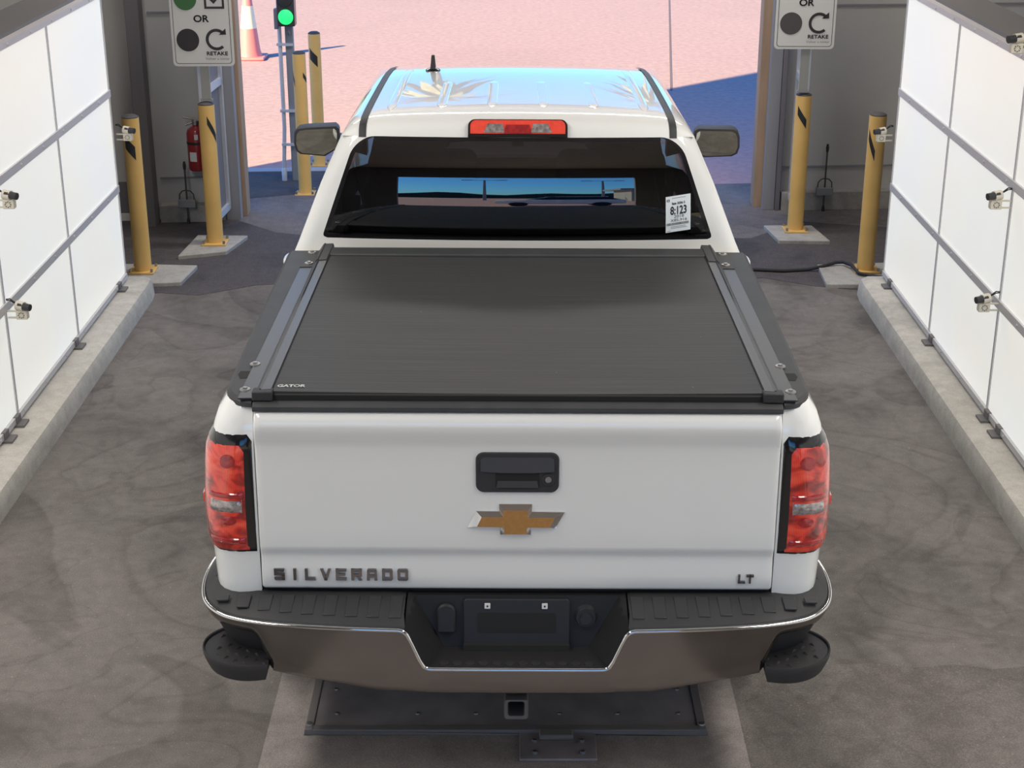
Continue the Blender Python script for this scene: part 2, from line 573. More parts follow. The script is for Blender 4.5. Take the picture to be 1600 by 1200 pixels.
# concrete slab with the camera pit under the truck
struct(MB().prism([(-0.885, -6.0), (0.80, -6.0), (0.825, 2.4), (-0.865, 2.4)], lambda u, w: (u, w, -0.05), lambda u, w: (u, w, 0.004)), 'floor_slab', SLAB_CONCRETE)
struct(MB().prism([(0.80, -6.0), (2.28, -6.0), (2.28, 0.83), (2.12, 0.80), (1.98, 0.84), (1.83, 0.815), (1.70, 0.85), (1.52, 0.825), (1.38, 0.86), (1.2, 0.845), (1.05, 0.87), (0.82, 0.86)], lambda u, w: (u, w, -0.05), lambda u, w: (u, w, 0.002)), 'asphalt_strip', ASPHALT_COARSE)

def kerb(side):
    s = -1 if side == 'left' else 1
    xi = 2.335 if s < 0 else 2.255
    prof = [(xi - 0.012, -0.02), (xi - 0.008, 0.04), (xi - 0.002, 0.088), (xi + 0.010, 0.110), (xi + 0.034, 0.12), (2.80, 0.12), (2.80, -0.02)]
    ys = [(-9.0, 0), (5.30, 0), (5.42, 0.012), (5.48, 0.04), (5.50, 0.075)]
    rings = []
    for y, d in ys:
        rings.append([(s * (x + (d if i < 5 else 0)), y, max(-0.02, z - d * 0.35) if z > 0 else z) for i, (x, z) in enumerate(prof)])
    struct(MB().loft(rings), 'kerb_' + side, CONCRETE)
kerb('left')
kerb('right')

# end wall with the exit opening (slightly skewed to the lane)
LJ, RJ = -2.065, 1.955
def wall_piece(x0, x1, z0, z1, t=0.14, off=0.0):
    mb = MB()
    vs = []
    for z in (z0, z1):
        vs += [(x0, wall_y(x0) + off, z), (x1, wall_y(x1) + off, z), (x1, wall_y(x1) + off + t, z), (x0, wall_y(x0) + off + t, z)]
    return mb.add(vs, [(3, 2, 1, 0), (4, 5, 6, 7), (0, 1, 5, 4), (1, 2, 6, 5), (2, 3, 7, 6), (3, 0, 4, 7)])
mb = wall_piece(-4.15, LJ - 0.12, 0, 6.6)
mb.v += wall_piece(RJ + 0.12, 4.1, 0, 6.6).v
mb.f += [tuple(i + 8 for i in f) for f in mb.f[:6]]
o = wall_piece(LJ - 0.12, RJ + 0.12, 3.6, 6.6)
mb.f += [tuple(i + 16 for i in f) for f in o.f]
mb.v += o.v
struct(mb, 'wall_front', WALL_PAINT)
struct(slab(-4.15, -3.95, -9.0, 7.15, 0, 6.6), 'wall_left', WALL_UPPER)
struct(slab(3.95, 4.15, -9.0, 7.7, 0, 6.6), 'wall_right', WALL_UPPER)
struct(slab(-4.1, 4.1, -9.0, 7.4, 4.2, 4.35), 'ceiling', WALL_PAINT)
mb = slab(-4.1, -2.45, -9.1, -8.95, 0, 6.6)
mb.box2((2.45, -9.1, 0), (4.1, -8.95, 6.6))
mb.box2((-2.45, -9.1, 3.35), (2.45, -8.95, 6.6))
struct(mb, 'wall_rear', WALL_DARK)
# footing and siding laps along the end wall
mb = wall_piece(-2.66, LJ - 0.14, 0, 0.13, 0.10, -0.10)
struct(mb, 'trim_1', PAD_CONCRETE)
struct(wall_piece(RJ + 0.14, 3.9, 0, 0.14, 0.10, -0.10), 'trim_2', PAD_CONCRETE)
struct(wall_piece(-3.9, -2.90, 0, 0.06, 0.03, -0.03), 'baseboard_left', WHITE_METAL)
struct(wall_piece(-3.9, -2.90, 0.06, 0.30, 0.02, -0.02), 'trim_3', WALL_DARK)
for k, z in enumerate((0.32, 1.55)):
    struct(wall_piece(-2.66, LJ - 0.14, z, z + 0.012, 0.012, -0.012), 'trim_%d' % (4 + 2 * k), JAMB)
    struct(wall_piece(RJ + 0.14, 3.9, z, z + 0.012, 0.012, -0.012), 'trim_%d' % (5 + 2 * k), JAMB)

def post_at(x, y, w, d, h, name, m):
    return struct(MB().box2((x - w / 2, y - d / 2, 0), (x + w / 2, y + d / 2, h)), name, m, bevel=0.004)
post_at(-2.72, 7.12, 0.10, 0.14, 4.2, 'column_left', WALL_DARK)
# door jambs: grey guide inside, tan timber facing outside
post_at(LJ - 0.055, 7.30, 0.11, 0.10, 3.6, 'door_1_jamb', JAMB)
post_at(LJ - 0.012, 7.44, 0.085, 0.16, 3.6, 'trim_8', BROWN)
post_at(RJ + 0.045, 7.60, 0.09, 0.10, 3.6, 'door_2_jamb', JAMB)
post_at(RJ - 0.025, 7.72, 0.075, 0.16, 3.6, 'trim_9', BROWN)
post_at(LJ - 0.14, 7.26, 0.05, 0.06, 3.6, 'trim_10', WALL_DARK)
post_at(RJ + 0.11, 7.56, 0.035, 0.06, 3.6, 'trim_11', WALL_DARK)
struct(wall_piece(LJ, RJ, 3.45, 3.7, 0.2, 0.0), 'trim_12', BROWN)

# raised wall above the light walls, with ribs
for s, nm in ((-1, 'left'), (1, 'right')):
    mb = MB()
    for y in (-6, -4, -2, 0.3, 2.2, 2.5, 4.6, 6.2):
        mb.box2((s * 3.95, y, 0), (s * 3.86, y + 0.12, 4.2))
    struct(mb, 'wall_ribs_' + nm, WALL_DARK)

# concrete pads below the bollards
def pad(name, pts, h=0.02):
    return struct(MB().prism(pts, lambda u, w: (u, w, -0.03), lambda u, w: (u, w, h)), name, PAD_CONCRETE, bevel=0.006)
pad('bollard_pad_1', [(-2.75, 5.52), (-2.20, 5.60), (-2.16, 5.98), (-2.72, 6.02)], 0.03)
pad('bollard_pad_2', [(-2.34, 6.20), (-2.02, 6.32), (-1.93, 6.72), (-2.30, 6.74)], 0.03)
pad('bollard_pad_3', [(2.08, 5.55), (2.70, 5.55), (2.66, 6.05), (2.10, 6.0)], 0.03)
pad('bollard_pad_4', [(1.93, 6.60), (2.30, 6.58), (2.24, 7.0), (1.88, 7.0)], 0.03)

# ------------------------------------------------------------------ light walls
def light_wall(side):
    s = -1 if side == 'left' else 1
    X = 2.5 if s < 0 else 2.42
    yend = 5.36 if s < 0 else 5.42
    t = thing('light_wall', 'illuminated white panel wall on the %s kerb with grey frame rails' % side, 'light wall', (s * X, yend, 0.12), 0, 'glowing light walls')
    zs = [0.03, 0.605, 1.21, 1.815]
    P, N = 1.19, 8
    hs = MB()
    hs.box2((s * 0.03, -P * N, 0.02), (s * 0.30, 0, 1.85))
    hs.build('housing', HOUSING, t)
    for k in range(N):
        for r in range(3):
            mb = MB()
            mb.box2((s * 0.0, -P * (k + 1) + 0.012, zs[r] + 0.02), (s * 0.026, -P * k - 0.012, zs[r + 1] - 0.02))
            mb.build('diffuser_panel', DIFFUSER, t)
    for r, z in enumerate(zs):
        mb = MB()
        h = 0.017 if r == 3 else 0.022 if r else 0.016
        mb.box2((-s * 0.012, -P * N, z - h), (s * 0.03, 0.0, z + h))
        k = 0
        y = -0.3
        while y > -P * N:
            mb.cyl((-s * 0.012, y, z), (-s * 0.017, y, z), 0.007, n=8)
            y -= 0.4
        mb.build('top_rail' if r == 3 else 'frame_rail', FRAME_TOP if r == 3 else FRAME_ALU, t)
    for k in range(N + 1):
        w = 0.006 if k == 0 else 0.011
        mb = MB().box2((-s * 0.006, -P * k - w, 0.02), (s * 0.03, -P * k + w, 1.83))
        mb.build('mullion', FRAME_ALU, t)
    for y in (-0.22, -1.28, -2.42, -2.62, -3.7):
        mb = MB().box2((-s * 0.055, y - 0.045, 0.0), (s * 0.02, y + 0.045, 0.012))
        mb.box2((-s * 0.02, y - 0.03, 0.0), (s * 0.02, y + 0.03, 0.05))
        mb.build('foot_bracket', HOUSING, t)
light_wall('left')
light_wall('right')

# ------------------------------------------------------------------ inspection cameras on the walls
def make_camera(label, mount, s):
    """mount: where the arms meet the wall frame; s = +1 when the camera looks to +x."""
    t = thing('inspection_camera', label, 'camera', mount, 0, 'small cameras on the light walls')
    b = MB()
    b.box2((s * 0.045, -0.02, -0.045), (s * 0.10, 0.02, 0.002))
    b.build('bracket', CAM_WHITE, t, bevel=0.003)
    d = MB()
    for k in range(8):
        a = 2 * PI * k / 8
        d.cyl((s * 0.072 + 0.013 * math.cos(a), -0.0205, -0.022 + 0.013 * math.sin(a)), (s * 0.072 + 0.013 * math.cos(a), -0.023, -0.022 + 0.013 * math.sin(a)), 0.0028, n=8)
    d.build('adjuster_dial', SIGN_GREY, t)
    for z in (-0.006, -0.040):
        MB().box2((0, -0.006, z - 0.0035), (s * 0.05, 0.006, z + 0.0035)).build('arm', CAM_WHITE, t)
    body = MB().cyl((s * 0.050, 0.0, 0.024), (s * 0.088, -0.012, 0.020), 0.024, n=18)
    body.build('camera_body', CAM_WHITE, t)
    ln = MB().cyl((s * 0.062, -0.01, 0.026), (s * 0.122, -0.028, 0.020), 0.0175, n=18)
    ln.build('lens_barrel', BLACK_PLASTIC, t)
    w = MB().tube([(s * 0.0, 0, 0.055), (s * 0.02, -0.004, 0.058), (s * 0.04, -0.002, 0.040), (s * 0.055, 0.0, 0.030)], 0.0035, 6)
    w.tube([(s * 0.0, 0.0, 0.050), (s * 0.02, -0.006, 0.050), (s * 0.045, 0.004, 0.030)], 0.003, 6)
    w.build('cable', CABLE, t)
    return t
XL, XR = -2.486, 2.406
make_camera('cream camera on the left light wall at its middle rail height, above another camera', (XL, 2.98, 1.275), 1)
make_camera('cream camera low on the left light wall, just below its lowest cross rail', (XL, 2.98, 0.715), 1)
make_camera('cream camera at the far end of the left light wall beside the yellow bollard top', (XL, 5.40, 1.07), 1)
make_camera('cream camera on the top rail of the right light wall at the picture edge', (XR, 2.98, 2.015), -1)
make_camera('cream camera on the right light wall under its upper cross rail', (XR, 3.02, 1.262), -1)
make_camera('cream camera low on the right light wall where lower rail and upright cross', (XR, 3.02, 0.74), -1)
make_camera('cream camera at the far end of the right light wall beside the yellow bollard top', (XR, 5.46, 1.05), -1)

# ------------------------------------------------------------------ bollards
def bollard(label, loc, h, r, tapes, group='yellow bollards', plate=True, z0=0.03):
    t = thing('bollard', label, 'bollard', (loc[0], loc[1], z0), 0, group)
    MB().lathe([(r, 0.0), (r, h)], n=32).build('pole', YELLOW, t)
    MB().lathe([(r * 0.97, h), (r * 0.97, h + 0.006), (r * 0.6, h + 0.018), (0.003, h + 0.022)], n=32).build('cap', CAP_GREY, t)
    for a0, a1, za, zb, hh in tapes:
        n = 10
        rows = []
        for i in range(n + 1):
            a = math.radians(a0 + (a1 - a0) * i / n)
            zc = za + (zb - za) * i / n
            rows.append([((r + 0.0015) * math.cos(a), (r + 0.0015) * math.sin(a), zc - hh / 2), ((r + 0.0015) * math.cos(a), (r + 0.0015) * math.sin(a), zc + hh / 2)])
        MB().grid(rows).build('tape_mark', BLACK_TAPE, t)
    if plate:
        p = MB().box2((-r * 1.5, -r * 1.5, 0), (r * 1.5, r * 1.5, 0.014))
        p.build('base_plate', YELLOW, t, bevel=0.003)
        for sx in (-1, 1):
            for sy in (-1, 1):
                MB().cyl((sx * r * 1.25, sy * r * 1.25, 0.014), (sx * r * 1.25, sy * r * 1.25, 0.035), 0.010, n=6).build('anchor_bolt', STEEL, t)
    return t
bollard('yellow bollard at the far end of the left light wall, black stripe below its cap', (-2.50, 5.84), 1.05, 0.057, [(235, 300, 0.90, 0.82, 0.09)])
bollard('yellow bollard on a pad partly hiding the fire extinguisher', (-2.13, 6.52), 1.00, 0.057, [(280, 350, 0.90, 0.76, 0.06)])
bollard('yellow bollard at the right light wall end, black cable at its foot', (2.40, 5.86), 1.06, 0.057, [(200, 255, 0.94, 0.80, 0.07)])
bollard('yellow bollard on a pad beside the right exit jamb, slanted black stripe', (2.09, 6.86), 1.00, 0.057, [(222, 290, 0.90, 0.80, 0.065)])
bollard('nearer yellow bollard outside the exit, right of the signal post', (-1.675, 8.07), 1.13, 0.052, [(195, 225, 0.98, 0.90, 0.06), (305, 345, 0.97, 0.92, 0.04)], z0=-0.005)
bollard('farther yellow bollard outside the exit, right of the signal post', (-1.675, 9.08), 1.13, 0.052, [(225, 300, 0.97, 0.90, 0.09)], z0=-0.005)

# ------------------------------------------------------------------ instruction signs
def instruction_sign(label, loc, rz, circle_mat, nail):
    t = thing('instruction_sign', label, 'sign', loc, rz, 'hanging instruction signs')
    W, H = 0.42, 0.64
    F = lambda y: (lambda u, w: (u, y, w))
    MB().prism(rrect(0, H / 2, W, H, 0.03), F(0.004), F(0.0)).build('sign_plate', SIGN_WHITE, t)
    outer, inner = rrect(0, H / 2, W - 0.034, H - 0.034, 0.022), rrect(0, H / 2, W - 0.041, H - 0.041, 0.020)
    n = len(outer)
    b = MB().add([(u, -0.0015, w) for u, w in outer] + [(u, -0.0015, w) for u, w in inner], [(i, (i + 1) % n, n + (i + 1) % n, n + i) for i in range(n)])
    b.build('border_line', SIGN_BLACK, t, fix=False)
    MB().prism(disc(-0.100, 0.178, 0.077), F(-0.0005), F(-0.002)).build('dot', circle_mat, t)
    MB().prism(disc(-0.100, 0.455, 0.077), F(-0.0005), F(-0.002)).build('green_dot', SIGN_GREEN, t)
    # curved arrow
    a = MB()
    pts_o, pts_i = [], []
    for i in range(33):
        an = math.radians(-48 - 272 * i / 32)
        pts_o.append((0.095 + 0.073 * math.cos(an), 0.181 + 0.073 * math.sin(an)))
        pts_i.append((0.095 + 0.053 * math.cos(an), 0.181 + 0.053 * math.sin(an)))
    a.grid([[(u, -0.002, w) for u, w in pts_o], [(u, -0.002, w) for u, w in pts_i]])
    a.add([(0.112, -0.002, 0.212), (0.163, -0.002, 0.214), (0.160, -0.002, 0.256)], [(0, 1, 2)])
    a.build('retake_arrow', SIGN_BLACK, t, fix=False)
    # tick box
    c = MB()
    o4, i4 = rrect(0.095, 0.455, 0.135, 0.135, 0.002, 1), rrect(0.095, 0.455, 0.105, 0.105, 0.001, 1)
    n = len(o4)
    c.add([(u, -0.002, w) for u, w in o4] + [(u, -0.002, w) for u, w in i4], [(i, (i + 1) % n, n + (i + 1) % n, n + i) for i in range(n)])
    c.add([(u, -0.002, w) for u, w in ((0.062, 0.450), (0.074, 0.462), (0.092, 0.444), (0.092, 0.420), (0.140, 0.500), (0.152, 0.488))], [(0, 1, 2, 3), (2, 4, 5, 3)])
    c.build('tick_box', SIGN_BLACK, t, fix=False)
    x = MB()
    put_text(x, 'OR', 0.0, 0.322, 0.100, 0.045, lambda u, w: (u, -0.002, w), 0.0022)
    x.build('word_lettering', SIGN_BLACK, t, fix=False)
    x = MB()
    put_text(x, 'RETAKE', 0.095, 0.087, 0.142, 0.024, lambda u, w: (u, -0.002, w), 0.0014)
    x.build('lettering', SIGN_BLACK, t, fix=False)
    x = MB()
    put_text(x, 'Volver a tomar', 0.095, 0.052, 0.165, 0.017, lambda u, w: (u, -0.002, w))
    x.build('small_lettering', SIGN_TEXT_GREY, t, fix=False)
    p = MB().box2((-0.035 + nail, 0.010, 1.068 - loc[2]), (0.028 + nail, 0.030, H))
    p.box2((-0.045 + nail, 0.010, 1.058 - loc[2]), (0.038 + nail, 0.034, 1.072 - loc[2]))
    p.build('post', CAM_GREY, t)
    return t
CAM_GREY = mat('sign_post_grey', (0.34, 0.335, 0.31), 0.5)
instruction_sign('white sign with green dot and black dot beside the left exit jamb', (-2.115, 6.49, 1.300), 0.02, SIGN_BLACK, 0.0)
instruction_sign('white sign with a faded grey dot beside the right exit jamb', (2.055, 6.80, 1.366), -0.02, SIGN_GREY, 0.02)

# ------------------------------------------------------------------ swing gates, rods, extinguisher, cable
def gate(label, x, y0, y1, s):
    t = thing('swing_gate', label, 'gate', (x, y0, 0.02), math.radians(-4 if s < 0 else -4), 'open gate leaves beside the exit')
    L, H = y1 - y0, 2.6
    mb = MB()
    for y in (0, L):
        mb.box2((-0.02, y - 0.02, 0.08), (0.02, y + 0.02, H))
    for z in (0.10, 1.05, 2.0, H):
        mb.box2((-0.02, 0, z - 0.025), (0.02, L, z + 0.025))
    mb.build('gate_frame', GALV, t)
    MB().box2((s * 0.004, 0.02, 0.1), (s * 0.012, L - 0.02, H)).build('sheet_panel', WALL_DARK, t)
gate('open grey gate leaf with galvanised frame by the left exit jamb', -2.19, 6.72, 7.22, -1)
gate('open grey gate leaf with galvanised frame by the right exit jamb', 2.125, 6.98, 7.52, 1)

def floor_rod(label, x, y, h):
    t = thing('door_rod', label, 'rod', (x, y, 0.0), 0, 'upright rods at the end wall')
    MB().cyl((0, 0, 0.015), (0, 0, h), 0.007, n=10).build('rod', SIGN_GREY, t)
    MB().lathe([(0.010, h - 0.05), (0.013, h - 0.02), (0.008, h + 0.01)], n=12).build('grip', SIGN_BLACK, t)
    MB().box2((-0.065, -0.02, 0.13), (0.065, 0.02, 0.19)).build('bracket_block', JAMB, t, bevel=0.004)
    MB().tube([(-0.055, 0, 0.19), (-0.052, 0, 0.23), (-0.03, 0, 0.255), (0, 0, 0.262), (0.03, 0, 0.255), (0.052, 0, 0.23), (0.055, 0, 0.19)], 0.005, 8).build('yoke', SIGN_GREY, t)
    MB().lathe([(0.012, 0.0), (0.012, 0.03), (0.007, 0.05)], n=12).build('foot', SIGN_BLACK, t)
floor_rod('thin dark rod standing at the left end wall below the fire extinguisher', -2.445, wall_y(-2.5) - 0.14, 0.47)
floor_rod('thin dark rod standing at the right end wall between two yellow bollards', 2.42, wall_y(2.4) - 0.14, 0.52)

t = thing('fire_extinguisher', 'red fire extinguisher hung on the end wall behind a yellow bollard', 'fire extinguisher', (-2.345, 7.17, 0.41))
t.scale = (0.95, 0.95, 0.78)
MB().lathe([(0.02, 0.0), (0.068, 0.004), (0.075, 0.02), (0.075, 0.36), (0.066, 0.395), (0.035, 0.42), (0.022, 0.43), (0.022, 0.45)], n=28).build('cylinder', EXT_RED, t)
mb = MB()
for (a0, a1, z0, z1) in ((230, 275, 0.10, 0.19),):
    mb.grid([[(0.0765 * math.cos(math.radians(a0 + (a1 - a0) * i / 8)), 0.0765 * math.sin(math.radians(a0 + (a1 - a0) * i / 8)), z) for z in (z0, z1)] for i in range(9)])
mb.build('label_sheet', LABEL_WHITE, t)
mb = MB().grid([[(0.0765 * math.cos(math.radians(268 + 22 * i / 4)), 0.0765 * math.sin(math.radians(268 + 22 * i / 4)), z) for z in (0.31, 0.36)] for i in range(5)])
mb.build('gauge_tag', LABEL_WHITE, t)
MB().lathe([(0.0765, 0.26), (0.078, 0.265), (0.078, 0.28), (0.0765, 0.285)], n=28).build('strap', BLACK_TAPE, t)
MB().lathe([(0.028, 0.44), (0.028, 0.475), (0.015, 0.485)], n=16).build('valve', STEEL, t)
mb = MB().tube([(0.02, 0, 0.48), (-0.03, -0.01, 0.50), (-0.09, -0.02, 0.515)], 0.010, 8)
mb.tube([(0.02, 0, 0.465), (-0.03, -0.01, 0.46), (-0.075, -0.02, 0.44)], 0.009, 8)
mb.build('lever', STEEL, t)
MB().tube([(0.025, -0.01, 0.46), (0.065, -0.03, 0.47), (0.092, -0.03, 0.43), (0.095, -0.025, 0.36), (0.09, -0.02, 0.24)], 0.011, 8).build('hose', CABLE, t)
MB().box2((-0.03, 0.075, 0.1), (0.03, 0.105, 0.4)).build('wall_bracket', SIGN_GREY, t)

mb = MB()
mb.tube([(1.40, 5.95, 0.014), (1.66, 5.93, 0.014), (1.85, 5.90, 0.014), (2.02, 5.93, 0.014), (2.12, 5.93, 0.036), (2.22, 5.975, 0.05), (2.27, 5.97, 0.055), (2.31, 5.88, 0.06), (2.33, 5.74, 0.046), (2.44, 5.66, 0.046), (2.55, 5.62, 0.046)], 0.012, 10)
tag(mb.build('floor_cable', CABLE), 'black cable lying on the asphalt towards the right bollard foot', 'cable')

# ------------------------------------------------------------------ camera pit cover and its bracket
t = thing('pit_cover', 'dark steel cover plate let into the floor slab under the bumper', 'cover plate', (-0.03, 0.385, 0.004))
mb = MB().box2((-0.675, 0.0, 0.0), (0.69, 1.2, 0.016))
mb.build('cover_sheet', PLATE_STEEL, t, bevel=0.004)
mb = MB().box2((-0.705, -0.012, 0.0), (-0.675, 1.2, 0.024))
mb.box2((0.69, -0.012, 0.0), (0.72, 1.2, 0.024))
mb.box2((-0.705, -0.012, 0.0), (0.72, 0.02, 0.022))
mb.build('edge_frame', HOUSING, t, bevel=0.003)
for x, y in ((-0.60, 0.10), (-0.62, 0.26), (-0.31, 0.10), (-0.10, 0.10), (0.20, 0.10), (0.41, 0.10), (0.63, 0.10), (0.64, 0.26)):
    MB().lathe([(0.008, 0.016), (0.007, 0.021), (0.001, 0.022)], (x, y, 0), n=10).build('screw', STEEL, t)
for x, y in ((-0.69, 0.02), (0.705, 0.02)):
    MB().lathe([(0.013, 0.022), (0.011, 0.03), (0.001, 0.031)], (x, y, 0), n=10).build('corner_bolt', STEEL, t)

t = thing('hinge_bracket', 'dark bolted metal bracket in front of the floor cover plate', 'bracket', (0.16, 0.295, 0.004))
MB().box2((-0.134, -0.080, 0.0), (0.134, 0.080, 0.010)).build('base_plate', PLATE_STEEL, t, bevel=0.002)
MB().box2((-0.065, 0.030, 0.01), (0.055, 0.076, 0.030)).build('hinge_block', HOUSING, t, bevel=0.006)
for sx in (-0.08, 0.085):
    for sy in (-0.045, 0.025):
        MB().lathe([(0.010, 0.01), (0.009, 0.02), (0.002, 0.021)], (sx, sy, 0), n=6).build('bolt', STEEL, t)

# ------------------------------------------------------------------ outside: signal, cone
t = thing('traffic_light', 'green traffic light on a grey post outside the exit', 'traffic light', (-1.805, 8.52, 0.0))
MB().box2((-0.032, -0.032, 0), (0.032, 0.032, 1.9)).build('post', POLE_GREY, t, bevel=0.006)
MB().tube([(-0.095, -0.03, 0.0), (-0.095, -0.03, 0.10), (-0.075, -0.03, 0.45), (-0.075, -0.03, 1.55)], 0.0165, 10).build('conduit', GALV, t)
mb = MB()
for z in (0.30, 0.58, 1.12):
    mb.box2((-0.10, -0.055, z), (0.03, -0.032, z + 0.02))
mb.build('conduit_clamp', GALV, t)
MB().lathe([(0.022, 0.0), (0.022, 0.10), (0.017, 0.11)], (-0.095, -0.03, 0), n=12).build('conduit_foot', GALV, t)
MB().box2((-0.07, -0.16, 1.29), (0.07, -0.034, 1.78)).build('signal_head', SIG_OFF, t, bevel=0.008)
MB().box2((-0.105, -0.10, 1.26), (-0.075, -0.03, 1.42)).build('junction_box', POLE_GREY, t, bevel=0.004)
MB().lathe([(0.06, -0.160), (0.058, -0.172), (0.04, -0.182), (0.002, -0.186)], (0, 0, 1.365), 'y', 24).build('green_lamp', SIG_GREEN, t)
MB().lathe([(0.056, -0.160), (0.055, -0.170), (0.04, -0.176), (0.002, -0.178)], (0, 0, 1.50), 'y', 24).build('dark_lamp', BLACK_PLASTIC, t)
MB().tube([(0, -0.036, 1.20), (-0.012, -0.05, 1.22), (0, -0.05, 1.245), (0.012, -0.05, 1.22), (0, -0.036, 1.20)], 0.004, 6).build('padlock', STEEL, t)

t = thing('traffic_cone', 'orange traffic cone with pale band on the sunlit pavement', 'traffic cone', (-3.13, 14.55, -0.005))
MB().box2((-0.19, -0.19, 0), (0.19, 0.19, 0.035)).build('base', CONE_ORANGE, t, bevel=0.015)
MB().lathe([(0.145, 0.035), (0.125, 0.10), (0.035, 0.88), (0.025, 0.90), (0.02, 0.90)], n=28).build('cone_body', CONE_ORANGE, t)
MB().lathe([(0.0965, 0.36), (0.0665, 0.62)], n=28).build('reflective_band', CONE_BAND, t)

# ------------------------------------------------------------------ the lot behind, mirrored in the rear window
struct(MB().loft([[(x, -110, 0.0), (x, -110, 3.2 + 1.6 * abs(math.sin(x * 0.11)) + 0.8 * math.sin(x * 0.37)), (x, -114, 3.0), (x, -114, 0.0)] for x in range(-110, 111, 4)]), 'distant_hedge', mat('hedge_green', (0.05, 0.06, 0.045), 0.9))
for lx, ly, lb in ((-2.6, -48.0, 'left of two tall lamp posts mirrored in the truck rear window'), (7.2, -50.0, 'right of two tall lamp posts mirrored in the truck rear window')):
    t = thing('lamp_post', lb, 'lamp post', (lx, ly, 0), 0, 'lamp posts in the lot')
    MB().cyl((0, 0, 0), (0, 0, 8.4), 0.16, 0.10, 12).build('pole', POLE_GREY, t)
    MB().box2((-1.3, -0.06, 8.3), (1.3, 0.06, 8.42)).build('cross_arm', POLE_GREY, t)
    for hx in (-1.4, 1.4):
        MB().box2((hx - 0.45, -0.2, 8.28), (hx + 0.45, 0.2, 8.48)).build('lamp_head', POLE_GREY, t, bevel=0.04)
t = thing('parked_car', 'white parked car mirrored in the middle of the truck rear window', 'car', (1.5, -19.0, 0))
prof = [(-2.25, 0.45, 0.86), (-2.15, 0.38, 0.95), (-1.3, 0.35, 1.05), (-0.9, 0.35, 1.12), (-0.3, 0.35, 1.14), (1.4, 0.35, 1.16), (2.1, 0.38, 1.14), (2.3, 0.45, 1.05)]
MB().loft([[(x, s * 0.9 * k, z) for s, k, z in ((-1, 0.9, a), (-1, 1, (a + b) / 2), (-1, 0.95, b - 0.05), (-1, 0.8, b), (1, 0.8, b), (1, 0.95, b - 0.05), (1, 1, (a + b) / 2), (1, 0.9, a))] for x, a, b in prof]).build('car_body', PAINT, t)
MB().loft([[(x, s * 0.9 * k, z) for s, k, z in ((-1, 0.86, 1.08), (-1, 0.70, b), (1, 0.70, b), (1, 0.86, 1.08))] for x, b in ((-1.15, 1.10), (-0.35, 1.58), (1.6, 1.60), (2.15, 1.12))]).build('cabin_glass', BLACK_GLOSS, t)
MB().loft([[(x, s * 0.63 * k, z) for s, k, z in ((-1, 1, b - 0.05), (-1, 0.85, b + 0.03), (1, 0.85, b + 0.03), (1, 1, b - 0.05))] for x, b in ((-0.5, 1.56), (0.4, 1.62), (1.7, 1.62))]).build('car_roof', PAINT, t)
for wx in (-1.45, 1.45):
    for wy in (-0.78, 0.78):
        MB().lathe([(0.2, wy - 0.11), (0.34, wy - 0.11), (0.34, wy + 0.11), (0.2, wy + 0.11)], (wx, 0, 0.34), 'y', 24).build('car_wheel', RUBBER, t)
t = thing('lot_building', 'small flat-roofed building mirrored at right in the truck rear window', 'building', (11.5, -42.0, 0))
MB().box2((-4.0, -4, 0), (4.0, 4, 3.8)).build('building_wall', WALL_OUT, t)
MB().box2((-4.8, -4.5, 3.8), (4.8, 4.5, 4.3)).build('flat_roof', JAMB, t)

# palms beyond the exit: above the picture, but their tan crowns are mirrored in the truck roof
def palm(label, x, y, h, seed):
    rnd = random.Random(seed)
    t = thing('palm_tree', label, 'palm tree', (x, y, -0.005), 0, 'palm trees beyond the exit')
    MB().lathe([(0.26, 0), (0.20, 1.0), (0.17, h * 0.6), (0.19, h)], n=14).build('trunk', BROWN, t)
    mb = MB()
    for k in range(46):
        a, el, L = rnd.uniform(0, 2 * PI), rnd.uniform(-0.9, 1.1), rnd.uniform(2.2, 3.4)
        d = Vector((math.cos(a), math.sin(a), 0))
        side = Vector((-d.y, d.x, 0))
        rows = []
        for i in range(8):
            u = i / 7
            p = Vector((0, 0, h)) + d * L * u * math.cos(el * (1 - 0.3 * u)) + Vector((0, 0, L * (math.sin(el) * u - 0.55 * u * u)))
            w = 0.34 * math.sin(PI * min(1, u * 0.9 + 0.1)) + 0.01
            rows.append([tuple(p - side * w - Vector((0, 0, 0.1 * w))), tuple(p), tuple(p + side * w - Vector((0, 0, 0.1 * w)))])
        mb.grid(rows)
    mb.build('crown', PALM, t)
PALM = mat('dry_palm_frond', (0.48, 0.36, 0.17), 0.7, var=0.3, vscale=2)
palm('palm tree mirrored as the larger tan mark on the truck roof', -2.8, 46.0, 11.6, 1)
palm('palm tree mirrored as the smaller tan mark by the right roof moulding', 6.6, 50.0, 11.8, 2)

# ================================================================== the pickup truck
TR = thing('pickup_truck', 'white pickup truck seen from behind, its black bed cover closed', 'pickup truck', (0.012, 0, 0), math.radians(-0.12))
TR.rotation_euler[1] = math.radians(0.22)

# ---- cab
CX2 = 0.0575
ZB, ZT = 1.437, 1.84
def glass_y(x, z):
    s = max(0.0, z - ZB)
    return 1.70 - 0.05 * s + 0.50 * s * s + CX2 * x * x
HW = [(0.42, 0.90), (0.50, 0.945), (0.65, 0.972), (0.85, 0.985), (1.05, 0.983), (1.18, 0.968), (1.30, 0.935), (1.41, 0.885), (1.437, 0.874), (1.65, 0.787), (1.84, 0.700)]
def hw(z):
    return interp(z, HW)
def win_x(z):
    base = 0.785 + (0.640 - 0.785) * (z - ZB) / (ZT - ZB)
    r = 0.075
    if z > ZT - r:
        d = z - (ZT - r)
        base -= r - math.sqrt(max(0, r * r - d * d))
    r2 = 0.02
    if z < ZB + r2:
        d = (ZB + r2) - z
        base -= r2 - math.sqrt(max(0, r2 * r2 - d * d))
    return base
